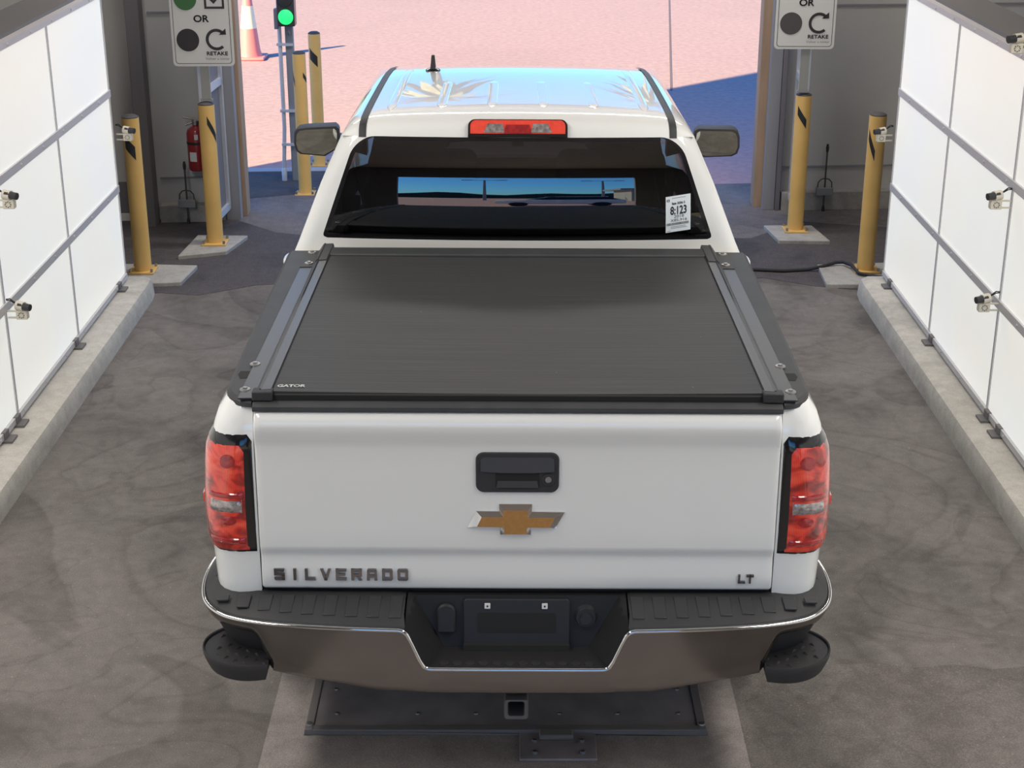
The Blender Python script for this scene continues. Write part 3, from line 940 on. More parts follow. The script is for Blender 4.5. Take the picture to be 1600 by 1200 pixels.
# rows of the back panel
cab = MB()
zrows = [ZB, ZB + 0.005, ZB + 0.012, ZB + 0.02] + [ZB + 0.02 + 0.308 * i / 8 for i in range(1, 9)] + [ZT - 0.075 + 0.075 * math.sin(PI / 2 * i / 8) for i in range(1, 9)]
def corner_y(x, z):
    """back face that turns forward towards the outer edge of the cab"""
    e = hw(z) - x
    y = glass_y(min(x, hw(z)), z)
    if e < 0.05:
        y += 0.05 * (1 - math.sqrt(max(0.0, 1 - ((0.05 - e) / 0.05) ** 2))) * 0.9
    return y
for s in (-1, 1):
    pill = []
    for z in zrows:
        a, b = win_x(z), hw(z)
        xs = [a + (b - a) * u for u in (0, 0.3, 0.55, 0.7, 0.82, 0.91, 0.97, 1.0)]
        pill.append([(s * x, corner_y(x, z), z) for x in xs])
    cab.grid(pill, s < 0)
    # reveal into the glass
    cab.grid([[(s * win_x(z), glass_y(win_x(z), z), z), (s * win_x(z), glass_y(win_x(z), z) + 0.03, z)] for z in zrows], s > 0)
low = []
for z in (0.42, 0.55, 0.75, 0.95, 1.15, 1.30, 1.41, 1.43, ZB):
    a = hw(z)
    xs = [win_x(ZB) * i / 6 for i in range(7)] + [win_x(ZB) + (a - win_x(ZB)) * u for u in (0.3, 0.55, 0.7, 0.82, 0.91, 0.97, 1.0)]
    low.append([(x, corner_y(x, z), z) for x in xs])
for s in (-1, 1):
    cab.grid([[(s * p[0], p[1], p[2]) for p in r] for r in low], s < 0)
# roof
ROOF = [(0.0, 1.84), (0.010, 1.866), (0.028, 1.889), (0.06, 1.905), (0.12, 1.916), (0.22, 1.922), (0.42, 1.926), (0.70, 1.928), (0.95, 1.926), (1.12, 1.917), (1.30, 1.896), (1.45, 1.866), (1.52, 1.845)]
RXS = [0, 0.12, 0.25, 0.38, 0.50, 0.58, 0.625, 0.655, 0.677, 0.692, 0.700]
RD = [0, 0.008, 0.03, 0.07, 0.13, 0.20, 0.29, 0.42, 0.60, 0.80, 1.0]
def roof_pt(i, x):
    dy, zc = ROOF[i]
    w = max(0.0, 1 - dy / 1.2)
    sc = 1 - 0.055 * dy / 1.5
    d = interp(x, list(zip(RXS, RD)))
    xx = x * sc
    return (xx, glass_y(0, ZT) + dy + w * CX2 * x * x + (0.0), zc - d * (zc - 1.84))
for s in (-1, 1):
    cab.grid([[(s * roof_pt(i, x)[0], *roof_pt(i, x)[1:]) for x in RXS] for i in range(len(ROOF))], s > 0)
def roof_z(x, y):
    """height of the roof skin at a place, and its point list for trims"""
    y0 = glass_y(0, ZT)
    zc = interp(y - y0 - max(0, 1 - (y - y0) / 1.2) * CX2 * x * x, ROOF)
    sc = 1 - 0.055 * (y - y0) / 1.5
    return zc - interp(abs(x) / sc, list(zip(RXS, RD))) * (zc - 1.84)
# sides from sill to roof edge
def rear_edge(z):
    return corner_y(hw(z), z)
def front_edge(z):
    return interp(z, [(1.25, 4.05), (1.84, 3.275)])
YR0 = glass_y(0, ZT)
for s in (-1, 1):
    rows = []
    for z in (0.42, 0.50, 0.65, 0.85, 1.05, 1.18, 1.30, 1.41, ZB, 1.55, 1.65, 1.75, ZT):
        row = []
        for i in range(13):
            u = i / 12
            y = rear_edge(z) + (front_edge(z) - rear_edge(z)) * u
            k = max(0.0, min(1.0, (z - 1.3) / 0.54))
            x = hw(z) * (1 - 0.055 * k * max(0, y - YR0) / 1.5)
            row.append((s * x, y, z))
        rows.append(row)
    cab.grid(rows, s < 0)
# roof beads
def bead(x0, x1, y0, y1, w=0.022, h=0.004):
    n = 14
    rows = []
    for i in range(n + 1):
        u = i / n
        x, y = x0 + (x1 - x0) * u, y0 + (y1 - y0) * u
        e = min(1.0, min(u, 1 - u) * 10)
        ww = w * math.sqrt(max(0.0, 1 - (1 - e) ** 2)) + 0.0004
        rows.append([(x + ww * c, y, roof_z(x + ww * c, y) + hh * (1 if e > 0.05 else 0)) for c, hh in ((-1.0, -0.003), (-0.8, h * 0.7), (-0.45, h), (0.45, h), (0.8, h * 0.7), (1.0, -0.003))])
    cab.grid(rows)
for x in (-0.31, -0.105, 0.105, 0.31):
    bead(x, x * 0.97, 1.96, 2.50)
for x in (-0.515, 0.515):
    bead(x, x * 0.955, 1.93, 2.95)
cab_o = cab.build('cab_shell', PAINT, TR, angle=42)

# glass in the back of the cab
g = MB()
rows = []
for z in zrows:
    a = win_x(z) + 0.004
    rows.append([(a * (i / 12 - 1), glass_y(a * (i / 12 - 1), z) + 0.004, z) for i in range(25)])
g.grid(rows)
rw = g.build('rear_window', GLASS, TR, fix=False)
# dark ceramic border of the glass
b = MB()
for s in (-1, 1):
    b.grid([[(s * (win_x(z) + 0.003), glass_y(win_x(z), z) + 0.002, z), (s * (win_x(z) - 0.018), glass_y(win_x(z) - 0.018, z) + 0.002, z)] for z in zrows], s > 0)
xt = win_x(ZT)
b.grid([[(xt * (i / 10 - 1), glass_y(xt * (i / 10 - 1), z) + 0.002, z) for i in range(21)] for z in (ZT - 0.014, ZT + 0.002)])
xb = win_x(ZB) + 0.02
b.grid([[(xb * (i / 10 - 1), glass_y(xb * (i / 10 - 1), z) + 0.002, z) for i in range(21)] for z in (ZB, ZB + 0.012)])
b.build('glass_border', BLACK_GLOSS, rw)
mb = MB().box((0, glass_y(0, ZT - 0.02) + 0.02, ZT - 0.02), (0.045, 0.02, 0.03))
mb.build('centre_latch', HOUSING, rw)

# window sticker
def on_glass(off):
    return lambda x, z: (x, glass_y(x, z) - off, z)
def st(u, w, off):
    """sticker coordinates (0..1, 0..1 from its lower left) to the glass"""
    p0, p1, p2 = (0.594, 1.466), (0.693, 1.480), (0.589, 1.611)
    x = p0[0] + (p1[0] - p0[0]) * u + (p2[0] - p0[0]) * w
    z = p0[1] + (p1[1] - p0[1]) * u + (p2[1] - p0[1]) * w
    return (x, glass_y(x, z) - off, z)
mb = MB().grid([[st(i / 6, j / 8, 0.001) for i in range(7)] for j in range(9)])
stk = mb.build('window_sticker', PAPER, rw)
mb = MB()
F3 = lambda u, w: st(u, w, 0.002)
put_text(mb, '8:123', 0.51, 0.60, 0.64, 0.22, F3, 0.010)
put_text(mb, 'Sale 2026 5', 0.51, 0.795, 0.52, 0.060, F3, 0.004)
put_text(mb, '2018', 0.53, 0.43, 0.40, 0.080, F3)
put_text(mb, 'X85,916', 0.52, 0.32, 0.66, 0.085, F3)
put_text(mb, '8', 0.10, 0.89, 0.13, 0.07, F3)
mb.build('lettering', INK, stk, fix=False)
mb = MB()
u = 0.04
while u < 0.93:
    w = random.choice((0.010, 0.016, 0.024))
    mb.add([F3(u, 0.19), F3(u + w, 0.19), F3(u + w, 0.26), F3(u, 0.26)], [(0, 1, 2, 3)])
    u += w + random.choice((0.008, 0.014))
for w, (a, c) in ((0.14, (0.2, 0.8)), (0.10, (0.2, 0.85)), (0.935, (0.25, 0.8)), (0.03, (0.05, 0.2))):
    mb.add([F3(a, w), F3(c, w), F3(c, w + 0.012), F3(a, w + 0.012)], [(0, 1, 2, 3)])
mb.build('barcode', SIGN_TEXT_GREY, stk, fix=False)
mb = MB().grid([[(x, glass_y(x, z) + 0.012, z) for x in (-0.70, -0.66, -0.625)] for z in (1.545, 1.575, 1.61)])
mb.build('inner_label', SIGN_GREY, rw)

# cab interior
it = MB()
it.box2((-0.74, 2.05, 0.85), (0.74, 2.30, 1.40))
it.box2((-0.74, 2.2, 0.85), (0.74, 2.8, 1.02))
seat = it.build('rear_seat', FABRIC, TR, bevel=0.04, seg=3)
for x in (-0.48, 0, 0.48):
    MB().box2((x - 0.12, 2.10, 1.41), (x + 0.12, 2.2, 1.56)).build('headrest', FABRIC, seat, bevel=0.03, seg=3)
for x in (-0.45, 0.45):
    fs = MB().box2((x - 0.26, 2.95, 0.8), (x + 0.26, 3.12, 1.50)).build('front_seat', FABRIC, TR, bevel=0.05, seg=3)
    MB().box2((x - 0.13, 2.99, 1.51), (x + 0.13, 3.08, 1.70)).build('headrest', FABRIC, fs, bevel=0.03, seg=3)
MB().box2((-0.80, 3.6, 0.7), (0.80, 4.0, 1.2)).build('dashboard', FABRIC, TR, bevel=0.05)
mb = MB().box2((-0.80, 1.80, 0.45), (0.80, 4.0, 0.60))
mb.build('cab_floor', DARK, TR)
MB().tube([(0.545, 1.80, 1.70), (0.555, 1.80, 1.62), (0.575, 1.80, 1.56), (0.60, 1.80, 1.50)], 0.004, 6).build('seat_belt', CAM_GREY, TR)

# windscreen and side windows
ws = MB()
ws.grid([[(x * interp(z, [(1.22, 0.80), (1.845, 0.62)]) / 1.0, interp(z, [(1.22, 4.10), (1.845, 3.27)]) + 0.004 - 0.10 * x * x, z) for x in (-1, -0.66, -0.33, 0, 0.33, 0.66, 1)] for z in (1.22, 1.4, 1.6, 1.75, 1.845)])
ws.build('windscreen', GLASS, TR)
for s in (-1, 1):
    for y0, y1, yt0, yt1 in ((1.98, 2.78, 2.10, 2.76), (2.86, 3.86, 2.84, 3.30)):
        rows = []
        for i in range(6):
            z = 1.43 + 0.36 * i / 5
            a, c = y0 + (yt0 - y0) * i / 5, y1 + (yt1 - y1) * i / 5
            row = []
            for j in range(5):
                y = a + (c - a) * j / 4
                k = max(0.0, min(1.0, (z - 1.3) / 0.54))
                row.append((s * (hw(z) * (1 - 0.055 * k * max(0, y - YR0) / 1.5) + 0.003), y, z))
            rows.append(row)
        MB().grid(rows).build('side_window', BLACK_GLOSS, TR)
    for y in (2.20, 3.28):
        h = MB()
        rings = []
        for i in range(9):
            u = i / 8
            bul = math.sin(PI * u) ** 0.6 * (1.0 if y < 3 else 0.6)
            yy = y - 0.02 + 0.20 * u
            cx, cz = 0.966 + 0.052 * bul, 1.175
            rings.append([(s * (cx + 0.010 * math.cos(a)), yy, cz + 0.020 * math.sin(a)) for a in [2 * PI * k / 10 for k in range(10)]])
        h.loft(rings).build('door_handle', PAINT, TR)

# drip channel mouldings along the roof
for s in (-1, 1):
    rows = []
    for i in range(1, len(ROOF) - 1):
        for f in ((0, 0.5) if i < len(ROOF) - 2 else (0,)):
            xa, xb_ = 0.600, 0.629
            pa = [Vector(roof_pt(i, x)).lerp(Vector(roof_pt(i + 1, x)), f) for x in (xa, (xa + xb_) / 2, xb_)]
            up = 0.006
            nrm = Vector((0, -0.6 if i < 3 else -0.2 if i < 5 else 0, 1)).normalized()
            rows.append([tuple(p + nrm * (up if k == 1 else 0.003)) for k, p in enumerate(pa)])
    pa = [Vector(roof_pt(0, x)) + Vector((0, -0.003, -0.004)) for x in (0.600, 0.6145, 0.629)]
    rows.insert(0, [tuple(p) for p in pa])
    MB().grid([[(s * p[0], p[1], p[2]) for p in r] for r in rows]).build('roof_moulding', GREY_PLASTIC, TR)

# roof antenna
mb = MB().lathe([(0.035, 0.0), (0.033, 0.010), (0.02, 0.016), (0.008, 0.02)], (-0.385, 2.83, roof_z(0.385, 2.83) - 0.004), n=20)
an = mb.build('antenna_base', BLACK_GLOSS, TR)
zr = roof_z(0.385, 2.83)
MB().loft([[(-0.385 + 0.012 * c, 2.83 + 0.03 * d, zr + 0.010) for c, d in ((-1, -1), (1, -1), (1, 1), (-1, 1))], [(-0.385 + 0.007 * c, 2.845 + 0.010 * d, zr + 0.068) for c, d in ((-1, -1), (1, -1), (1, 1), (-1, 1))]]).build('antenna_fin', BLACK_PLASTIC, an, bevel=0.003)

# third brake light on the header
def header_pt(u, w, off):
    """u across, w 0..1 from the glass edge upwards"""
    p0, p1 = Vector((0, YR0 - 0.002, 1.842)), Vector((0, YR0 + 0.030, 1.901))
    p = p0.lerp(p1, w)
    n = Vector((0, -(p1.z - p0.z), p1.y - p0.y)).normalized()
    q = p + n * off
    return (u, q.y + CX2 * u * u, q.z)
def chm(hw_, w0, w1, r):
    """outline with rounded top corners"""
    pts = [(-hw_, w0), (hw_, w0)]
    H = 0.067
    for i in range(7):
        a = PI / 2 * i / 6
        pts.append((hw_ - r + r * math.cos(a), w1 - (r - r * math.sin(a)) / H))
    for i in range(7):
        a = PI / 2 + PI / 2 * i / 6
        pts.append((-hw_ + r + r * math.cos(a), w1 - (r - r * math.sin(a)) / H))
    return pts
mb = MB().prism(chm(0.196, -0.02, 1.02, 0.028), lambda u, w: header_pt(u, w, -0.02), lambda u, w: header_pt(u, w, 0.014))
bl = mb.build('high_brake_light', BLACK_GLOSS, TR)
RED_PLAIN = mat('red_brake_lens', (0.88, 0.075, 0.045), 0.18, coat=1.0, var=0.12, vscale=40)
RED_DEEP = mat('deep_red_lens', (0.36, 0.015, 0.018), 0.2, coat=1.0, var=0.35, vscale=60)
MB().prism(chm(0.187, 0.13, 0.95, 0.023), lambda u, w: header_pt(u, w, 0.0), lambda u, w: header_pt(u, w, 0.018)).build('red_lens', RED_PLAIN, bl)
for s in (-1, 1):
    MB().prism([(s * 0.052, 0.20), (s * 0.135, 0.20), (s * 0.118, 0.74), (s * 0.06, 0.74)], lambda u, w: header_pt(u, w, 0.01), lambda u, w: header_pt(u, w, 0.0195)).build('clear_lens', CLEAR_LENS, bl)
MB().prism([(-0.056, 0.16), (0.056, 0.16), (0.046, 0.68), (-0.046, 0.68)], lambda u, w: header_pt(u, w, 0.01), lambda u, w: header_pt(u, w, 0.0195)).build('centre_lens', RED_DEEP, bl)

# ---- door mirrors
for s in (-1, 1):
    c = Vector((s * 1.068, 3.92, 1.340))
    # outline seen from behind (u outward, w up)
    ol = [(-0.118, -0.062), (-0.06, -0.078), (0.085, -0.070), (0.112, -0.055), (0.123, -0.02), (0.120, 0.035), (0.108, 0.066), (0.085, 0.078), (-0.10, 0.080), (-0.122, 0.066), (-0.126, 0.0)]
    if s < 0:
        ol = [(-0.12, 0.0), (-0.116, -0.035), (-0.04, -0.080), (0.09, -0.068), (0.112, -0.05), (0.122, -0.01), (0.117, 0.045), (0.10, 0.070), (0.06, 0.077), (-0.105, 0.085), (-0.122, 0.07)]
    yaw = Matrix.Translation(c) @ Matrix.Rotation(s * math.radians(-2), 4, 'Z') @ Matrix.Rotation(math.radians(5), 4, 'X')
    def ring(k, y, dz=0):
        return [tuple(yaw @ Vector((s * u * k, y, w * k + dz))) for u, w in ol]
    mb = MB().loft([ring(0.93, -0.004), ring(1.0, 0.0), ring(1.02, 0.03), ring(0.95, 0.09), ring(0.75, 0.14), ring(0.4, 0.165)])
    mb.loft([[tuple(yaw @ Vector((-s * 0.06, y, w))) for y, w in ((0.03, -0.03), (0.10, -0.03), (0.10, 0.03), (0.03, 0.03))], [(s * 0.80, 3.93 + y, 1.30 + w) for y, w in ((-0.02, -0.03), (0.06, -0.03), (0.06, 0.05), (-0.02, 0.05))]])
    mr = mb.build('door_mirror', BLACK_PLASTIC, TR)
    gl = MB().add([tuple(yaw @ Vector((s * u * 0.90, -0.0075, w * 0.88))) for u, w in ol], [tuple(range(len(ol)))])
    gl.build('mirror_glass', MIRROR, mr)

# ---- bed sides
BW = [(0.50, 0.935), (0.62, 0.955), (0.75, 0.962), (0.90, 0.970), (1.06, 0.972), (1.20, 0.962), (1.30, 0.945), (1.36, 0.922), (1.396, 0.893)]
PLAN = [(0.0, 0.020), (0.25, 0.018), (0.45, 0.020), (0.62, 0.028), (0.76, 0.042), (0.87, 0.064), (0.945, 0.095), (0.985, 0.130), (1.0, 0.175)]
def rear_lean(z):
    return interp(z, [(0.74, 0.0), (1.0, -0.004), (1.30, 0.004), (1.36, 0.020), (1.396, 0.045)])
def bed_pt(k, y, z, s, off=0.0):
    """k across the rear return 0..1, y in plan, z height"""
    W = interp(z, BW)
    x = 0.803 + (W - 0.803) * k
    yy = y + (rear_lean(z) * max(0.0, 1 - max(0, y - 0.02) / 0.15))
    return Vector((s * x, yy, z))
AX_R, AX_F, WR = 1.03, 4.67, 0.40
def arch(y, yc, base):
    d = abs(y - yc)
    R = 0.47
    return max(base, 0.40 + math.sqrt(max(0.0, R * R - d * d))) if d < R else base
for s in (-1, 1):
    plan = PLAN + [(1.0, y) for y in (0.3, 0.45, 0.54, 0.57, 0.60, 0.66, 0.74, 0.84, 0.94, 1.03, 1.12, 1.22, 1.32, 1.40, 1.46, 1.49, 1.52, 1.60, 1.64)]
    rows = []
    for k, y in plan:
        zb = arch(y, AX_R, 0.745 if k < 0.97 else 0.70 if y < 0.2 else 0.55)
        row = []
        for i in range(17):
            z = zb + (1.396 - zb) * i / 16
            row.append(tuple(bed_pt(k, y, z, s)))
        rows.append(row)
    mb = MB().grid(rows, s > 0)
    # lower return under the corner, inner return by the tailgate and front end cap
    mb.grid([[tuple(bed_pt(k, y, 0.745 if k < 0.97 else 0.70, s)), tuple(bed_pt(k, y, 0.745 if k < 0.97 else 0.70, s) + Vector((-s * 0.02 * k, 0.06, 0.01)))] for k, y in PLAN])
    inner = [tuple(bed_pt(0, 0.020, 0.745 + (1.396 - 0.745) * i / 16, s)) for i in range(17)]
    mb.grid([inner, [(p[0], p[1] + 0.10, p[2]) for p in inner]])
    front = [tuple(bed_pt(1, 1.64, 0.55 + (1.396 - 0.55) * i / 16, s)) for i in range(17)]
    mb.grid([front, [(s * 0.70, p[1], p[2]) for p in front]])
    bs = mb.build('bed_side', PAINT, TR, angle=40)

    # tail lamp wrapped around the corner
    def lamp_patch(za, zb_, ka, kb, off, nz=12, slope_in=0.0, thick=0.012):
        ks = [p for p in PLAN]
        def at(q, z):
            # q in 0..1 along PLAN arclength-ish index
            f = q * (len(PLAN) - 1)
            i = min(int(f), len(PLAN) - 2)
            t_ = f - i
            k = PLAN[i][0] + (PLAN[i + 1][0] - PLAN[i][0]) * t_
            y = PLAN[i][1] + (PLAN[i + 1][1] - PLAN[i][1]) * t_
            return bed_pt(k, y, z, s)
        def nrm(q, z):
            e = 0.01
            a = at(min(1, q + e), z) - at(max(0, q - e), z)
            c = at(q, z + e) - at(q, z - e)
            n = a.cross(c)
            n.normalize()
            ctr = Vector((0, 1.0, z))
            return n if n.dot(at(q, z) - ctr) > 0 else -n
        outer, nq = [], 14
        for i in range(nz + 1):
            row = []
            for j in range(nq + 1):
                q = ka + (kb - ka) * j / nq
                sag = 0.012 * q
                z = za + (zb_ - za) * i / nz - sag
                edge = min(1.0, min(i, nz - i, j, nq - j) / 1.0)
                row.append(tuple(at(q, z) + nrm(q, z) * (off if edge > 0 else off - thick)))
            outer.append(row)
        return MB().grid(outer)
    def lamp_pt(q, z, off):
        f = q * (len(PLAN) - 1)
        i = min(int(f), len(PLAN) - 2)
        k = PLAN[i][0] + (PLAN[i + 1][0] - PLAN[i][0]) * (f - i)
        y = PLAN[i][1] + (PLAN[i + 1][1] - PLAN[i][1]) * (f - i)
        p = bed_pt(k, y, z - 0.012 * q, s)
        d = Vector((s * max(0.0, k - 0.4), -1.0, 0)).normalized()
        return p + d * off
    tl = lamp_patch(0.905, 1.318, 0.0, 1.0, 0.010, thick=0.014).build('tail_light', BLACK_GLOSS, TR)
    lamp_patch(0.925, 1.284, 0.085, 1.0, 0.016, thick=0.008).build('red_lens', RED_LENS, tl)
    for za, zb_ in ((1.102, 1.122), (0.950, 0.970)):
        lamp_patch(za, zb_, 0.12, 0.60, 0.0185, nz=4, thick=0.004).build('dark_reflector', RED_DEEP, tl)
    lamp_patch(1.054, 1.098, 0.13, 0.54, 0.0200, nz=4, thick=0.006).build('reverse_lens', CLEAR_LENS, tl)
    for za, zb_ in ((1.205, 1.250), (1.015, 1.045)):
        zc, zr = (za + zb_) / 2, (zb_ - za) / 2
        ring_ = [tuple(lamp_pt(0.30 + 0.10 * math.cos(2 * PI * i / 20), zc + zr * math.sin(2 * PI * i / 20), 0.0175)) for i in range(20)]
        MB().add(ring_ + [tuple(lamp_pt(0.30, zc, 0.019))], [(i, (i + 1) % 20, 20) for i in range(20)]).build('bulb_spot', RED_DEEP, tl)  # dark disc of a bulb seen through the lens
    lamp_patch(1.035, 1.085, 0.86, 1.0, 0.021, nz=4, thick=0.012).build('side_marker', RED_PLAIN, tl)

    # rail cap
    outer = []
    r = 0.135
    Wc, y_re = 0.897, 0.045
    outer += [(0.806, y_re)]
    for i in range(9):
        a = PI / 2 * i / 8
        outer.append((Wc - r * 0.68 + r * 0.68 * math.sin(a), y_re + r * (1 - math.cos(a))))
    outer += [(Wc + 0.004, 0.6), (Wc + 0.006, 1.1), (Wc + 0.006, 1.63)]
    def innerpt(i):
        return (0.745, max(outer[i][1], 0.06) if i > 0 else 0.06)
    n = len(outer)
    rings = []
    for i, (x, y) in enumerate(outer):
        ix = 0.745
        dirx = 1.0 if i > 9 else math.sin(PI / 2 * max(0, i - 1) / 8)
        diry = 0.0 if i > 9 else math.cos(PI / 2 * max(0, i - 1) / 8)
        iy = max(y, 0.07) if i > 0 else 0.07
        iy = y + 0.06 * diry
        lip = 0.010
        rings.append([(s * (x + 0.003 * dirx), y - 0.003 * diry, 1.388), (s * (x + 0.003 * dirx), y - 0.003 * diry, 1.402), (s * (x - lip * dirx), y + lip * diry, 1.4125), (s * (ix if i > 0 else 0.806 - 0.0), iy, 1.4125), (s * (ix if i > 0 else 0.806), iy, 1.388)])
    cap = MB().loft(rings)
    cap_o = cap.build('bed_rail_cap', GREY_PLASTIC, TR, angle=30)
    mb = MB().prism([(s * 0.838, 0.225), (s * 0.868, 0.220), (s * 0.880, 0.255), (s * 0.876, 0.285), (s * 0.842, 0.285)], lambda u, w: (u, w, 1.40), lambda u, w: (u, w, 1.4135))
    mb.build('stake_pocket', DARK, cap_o)

# ---- tailgate
def tg_y(z):
    return interp(z, [(0.786, 0.022), (0.792, 0.007), (0.80, 0.003), (0.85, 0.004), (0.896, 0.0075), (0.906, 0.007), (0.914, 0.005), (0.936, -0.0035), (0.945, -0.0045), (1.10, -0.003), (1.262, -0.002), (1.285, -0.004), (1.31, -0.011), (1.335, -0.0175), (1.352, -0.018), (1.372, -0.012), (1.386, -0.002), (1.393, 0.010), (1.396, 0.03)])
zs = [0.786, 0.789, 0.792, 0.80, 0.84, 0.88, 0.896, 0.901, 0.906, 0.910, 0.914, 0.925, 0.936, 0.945, 1.0, 1.1, 1.2, 1.262, 1.275, 1.285, 1.298, 1.31, 1.322, 1.335, 1.345, 1.352, 1.362, 1.372, 1.380, 1.386, 1.393, 1.396]
def tg_x(z):
    return interp(z, [(0.786, 0.800), (0.80, 0.804), (1.30, 0.802), (1.396, 0.797)])
rows = []
for z in zs:
    W = tg_x(z) - 0.004
    xs = [-1, -0.997, -0.99, -0.97, -0.8, -0.6, -0.4, -0.2, 0, 0.2, 0.4, 0.6, 0.8, 0.97, 0.99, 0.997, 1]
    rows.append([(x * W, tg_y(z) + (0.012 if abs(x) > 0.9999 else 0.004 if abs(x) > 0.996 else 0.0), z) for x in xs])
mb = MB().grid(rows)
# sides and back so the gate has thickness
for s in (0, -1):
    edge = [r[s] for r in rows]
    mb.grid([edge, [(p[0], 0.06, p[2]) for p in edge]])
mb.grid([[(-0.79, 0.06, 0.79), (0.79, 0.06, 0.79)], [(-0.79, 0.06, 1.39), (0.79, 0.06, 1.39)]])
tg = mb.build('tailgate', PAINT, TR, angle=50)
cp = MB()
prof = [(0.06, 1.392), (-0.002, 1.392), (-0.006, 1.398), (-0.004, 1.408), (0.010, 1.4135), (0.06, 1.4155)]
cp.loft([[(x, y, z) for y, z in prof] for x in (-0.796, -0.4, 0, 0.4, 0.796)])
cp.build('tailgate_cap', GREY_PLASTIC, tg, angle=25)

# tailgate handle
HY = tg_y(1.197)
hd = MB()
o1, o2 = rrect(0, 1.197, 0.258, 0.136, 0.026), rrect(0, 1.197, 0.236, 0.116, 0.018)
hd.prism(o1, lambda u, w: (u, HY + 0.006, w), lambda u, w: (u, HY - 0.007, w), rrect(0, 1.197, 0.250, 0.128, 0.023))
hb = hd.build('tailgate_handle', BLACK_PLASTIC, tg, angle=30)
HANDLE_GREY = mat('handle_grey', (0.05, 0.049, 0.053), 0.45)
MB().prism([(-0.112, 1.205), (-0.05, 1.2005), (0.05, 1.2005), (0.112, 1.205), (0.112, 1.243), (0.10, 1.25), (-0.10, 1.25), (-0.112, 1.243)], lambda u, w: (u, HY - 0.004, w), lambda u, w: (u, HY - 0.014 + (0.006 if w > 1.24 else 0), w)).build('pull_lever', HANDLE_GREY, hb, angle=25)
MB().prism([(-0.066, 1.152), (-0.058, 1.146), (0.062, 1.146), (0.068, 1.152), (0.066, 1.199), (-0.066, 1.199)], lambda u, w: (u, HY - 0.004, w), lambda u, w: (u, HY - 0.0085, w)).build('finger_recess', DARK, hb)
MB().prism([(-0.064, 1.149), (0.064, 1.149), (0.060, 1.172), (-0.060, 1.172)], lambda u, w: (u, HY - 0.006, w), lambda u, w: (u, HY - 0.0095 - 0.10 * (1.172 - w) * 0.3, w)).build('recess_floor', HANDLE_GREY, hb)
MB().lathe([(0.022, HY - 0.006), (0.020, HY - 0.0095), (0.013, HY - 0.010)], (0.094, 0, 1.176), 'y', 20).build('lock_bezel', BLACK_PLASTIC, hb)
MB().lathe([(0.0095, HY - 0.006), (0.0095, HY - 0.013), (0.002, HY - 0.0135)], (0.094, 0, 1.177), 'y', 16).build('lock_barrel', SIGN_TEXT_GREY, hb)

# bow-tie emblem
Z2M, X2M = 0.00219 / 6.154, 0.00197 / 6.154
EMO = [(295, 872), (380, 716), (604, 718), (600, 648), (916, 648), (914, 720), (1228, 724), (1142, 876), (906, 874), (906, 941), (610, 941), (610, 872)]
EMI = [(388, 850), (432, 762), (640, 762), (640, 698), (876, 698), (876, 764), (1134, 766), (1086, 858), (868, 856), (868, 922), (648, 922), (648, 854)]
def em(p):
    return ((p[0] - 761) * X2M - 0.004, 1.0395 - (p[1] - 795) * Z2M)
EY = tg_y(1.04)
mb = MB().prism([em(p) for p in EMO], lambda u, w: (u, EY + 0.004, w), lambda u, w: (u, EY - 0.004, w))
ol, il = [em(p) for p in EMO], [em(p) for p in EMI]
n = len(ol)
mb.add([(u, EY - 0.004, w) for u, w in ol] + [(u, EY - 0.013, w) for u, w in il], [(i, (i + 1) % n, n + (i + 1) % n, n + i) for i in range(n)])
emb = mb.build('gold_emblem', CHROME, tg, angle=20)
emb['label'] = 'gold and chrome bow tie emblem'
MB().prism(il, lambda u, w: (u, EY - 0.010, w), lambda u, w: (u, EY - 0.0145, w)).build('emblem_face', GOLD, emb, angle=20)

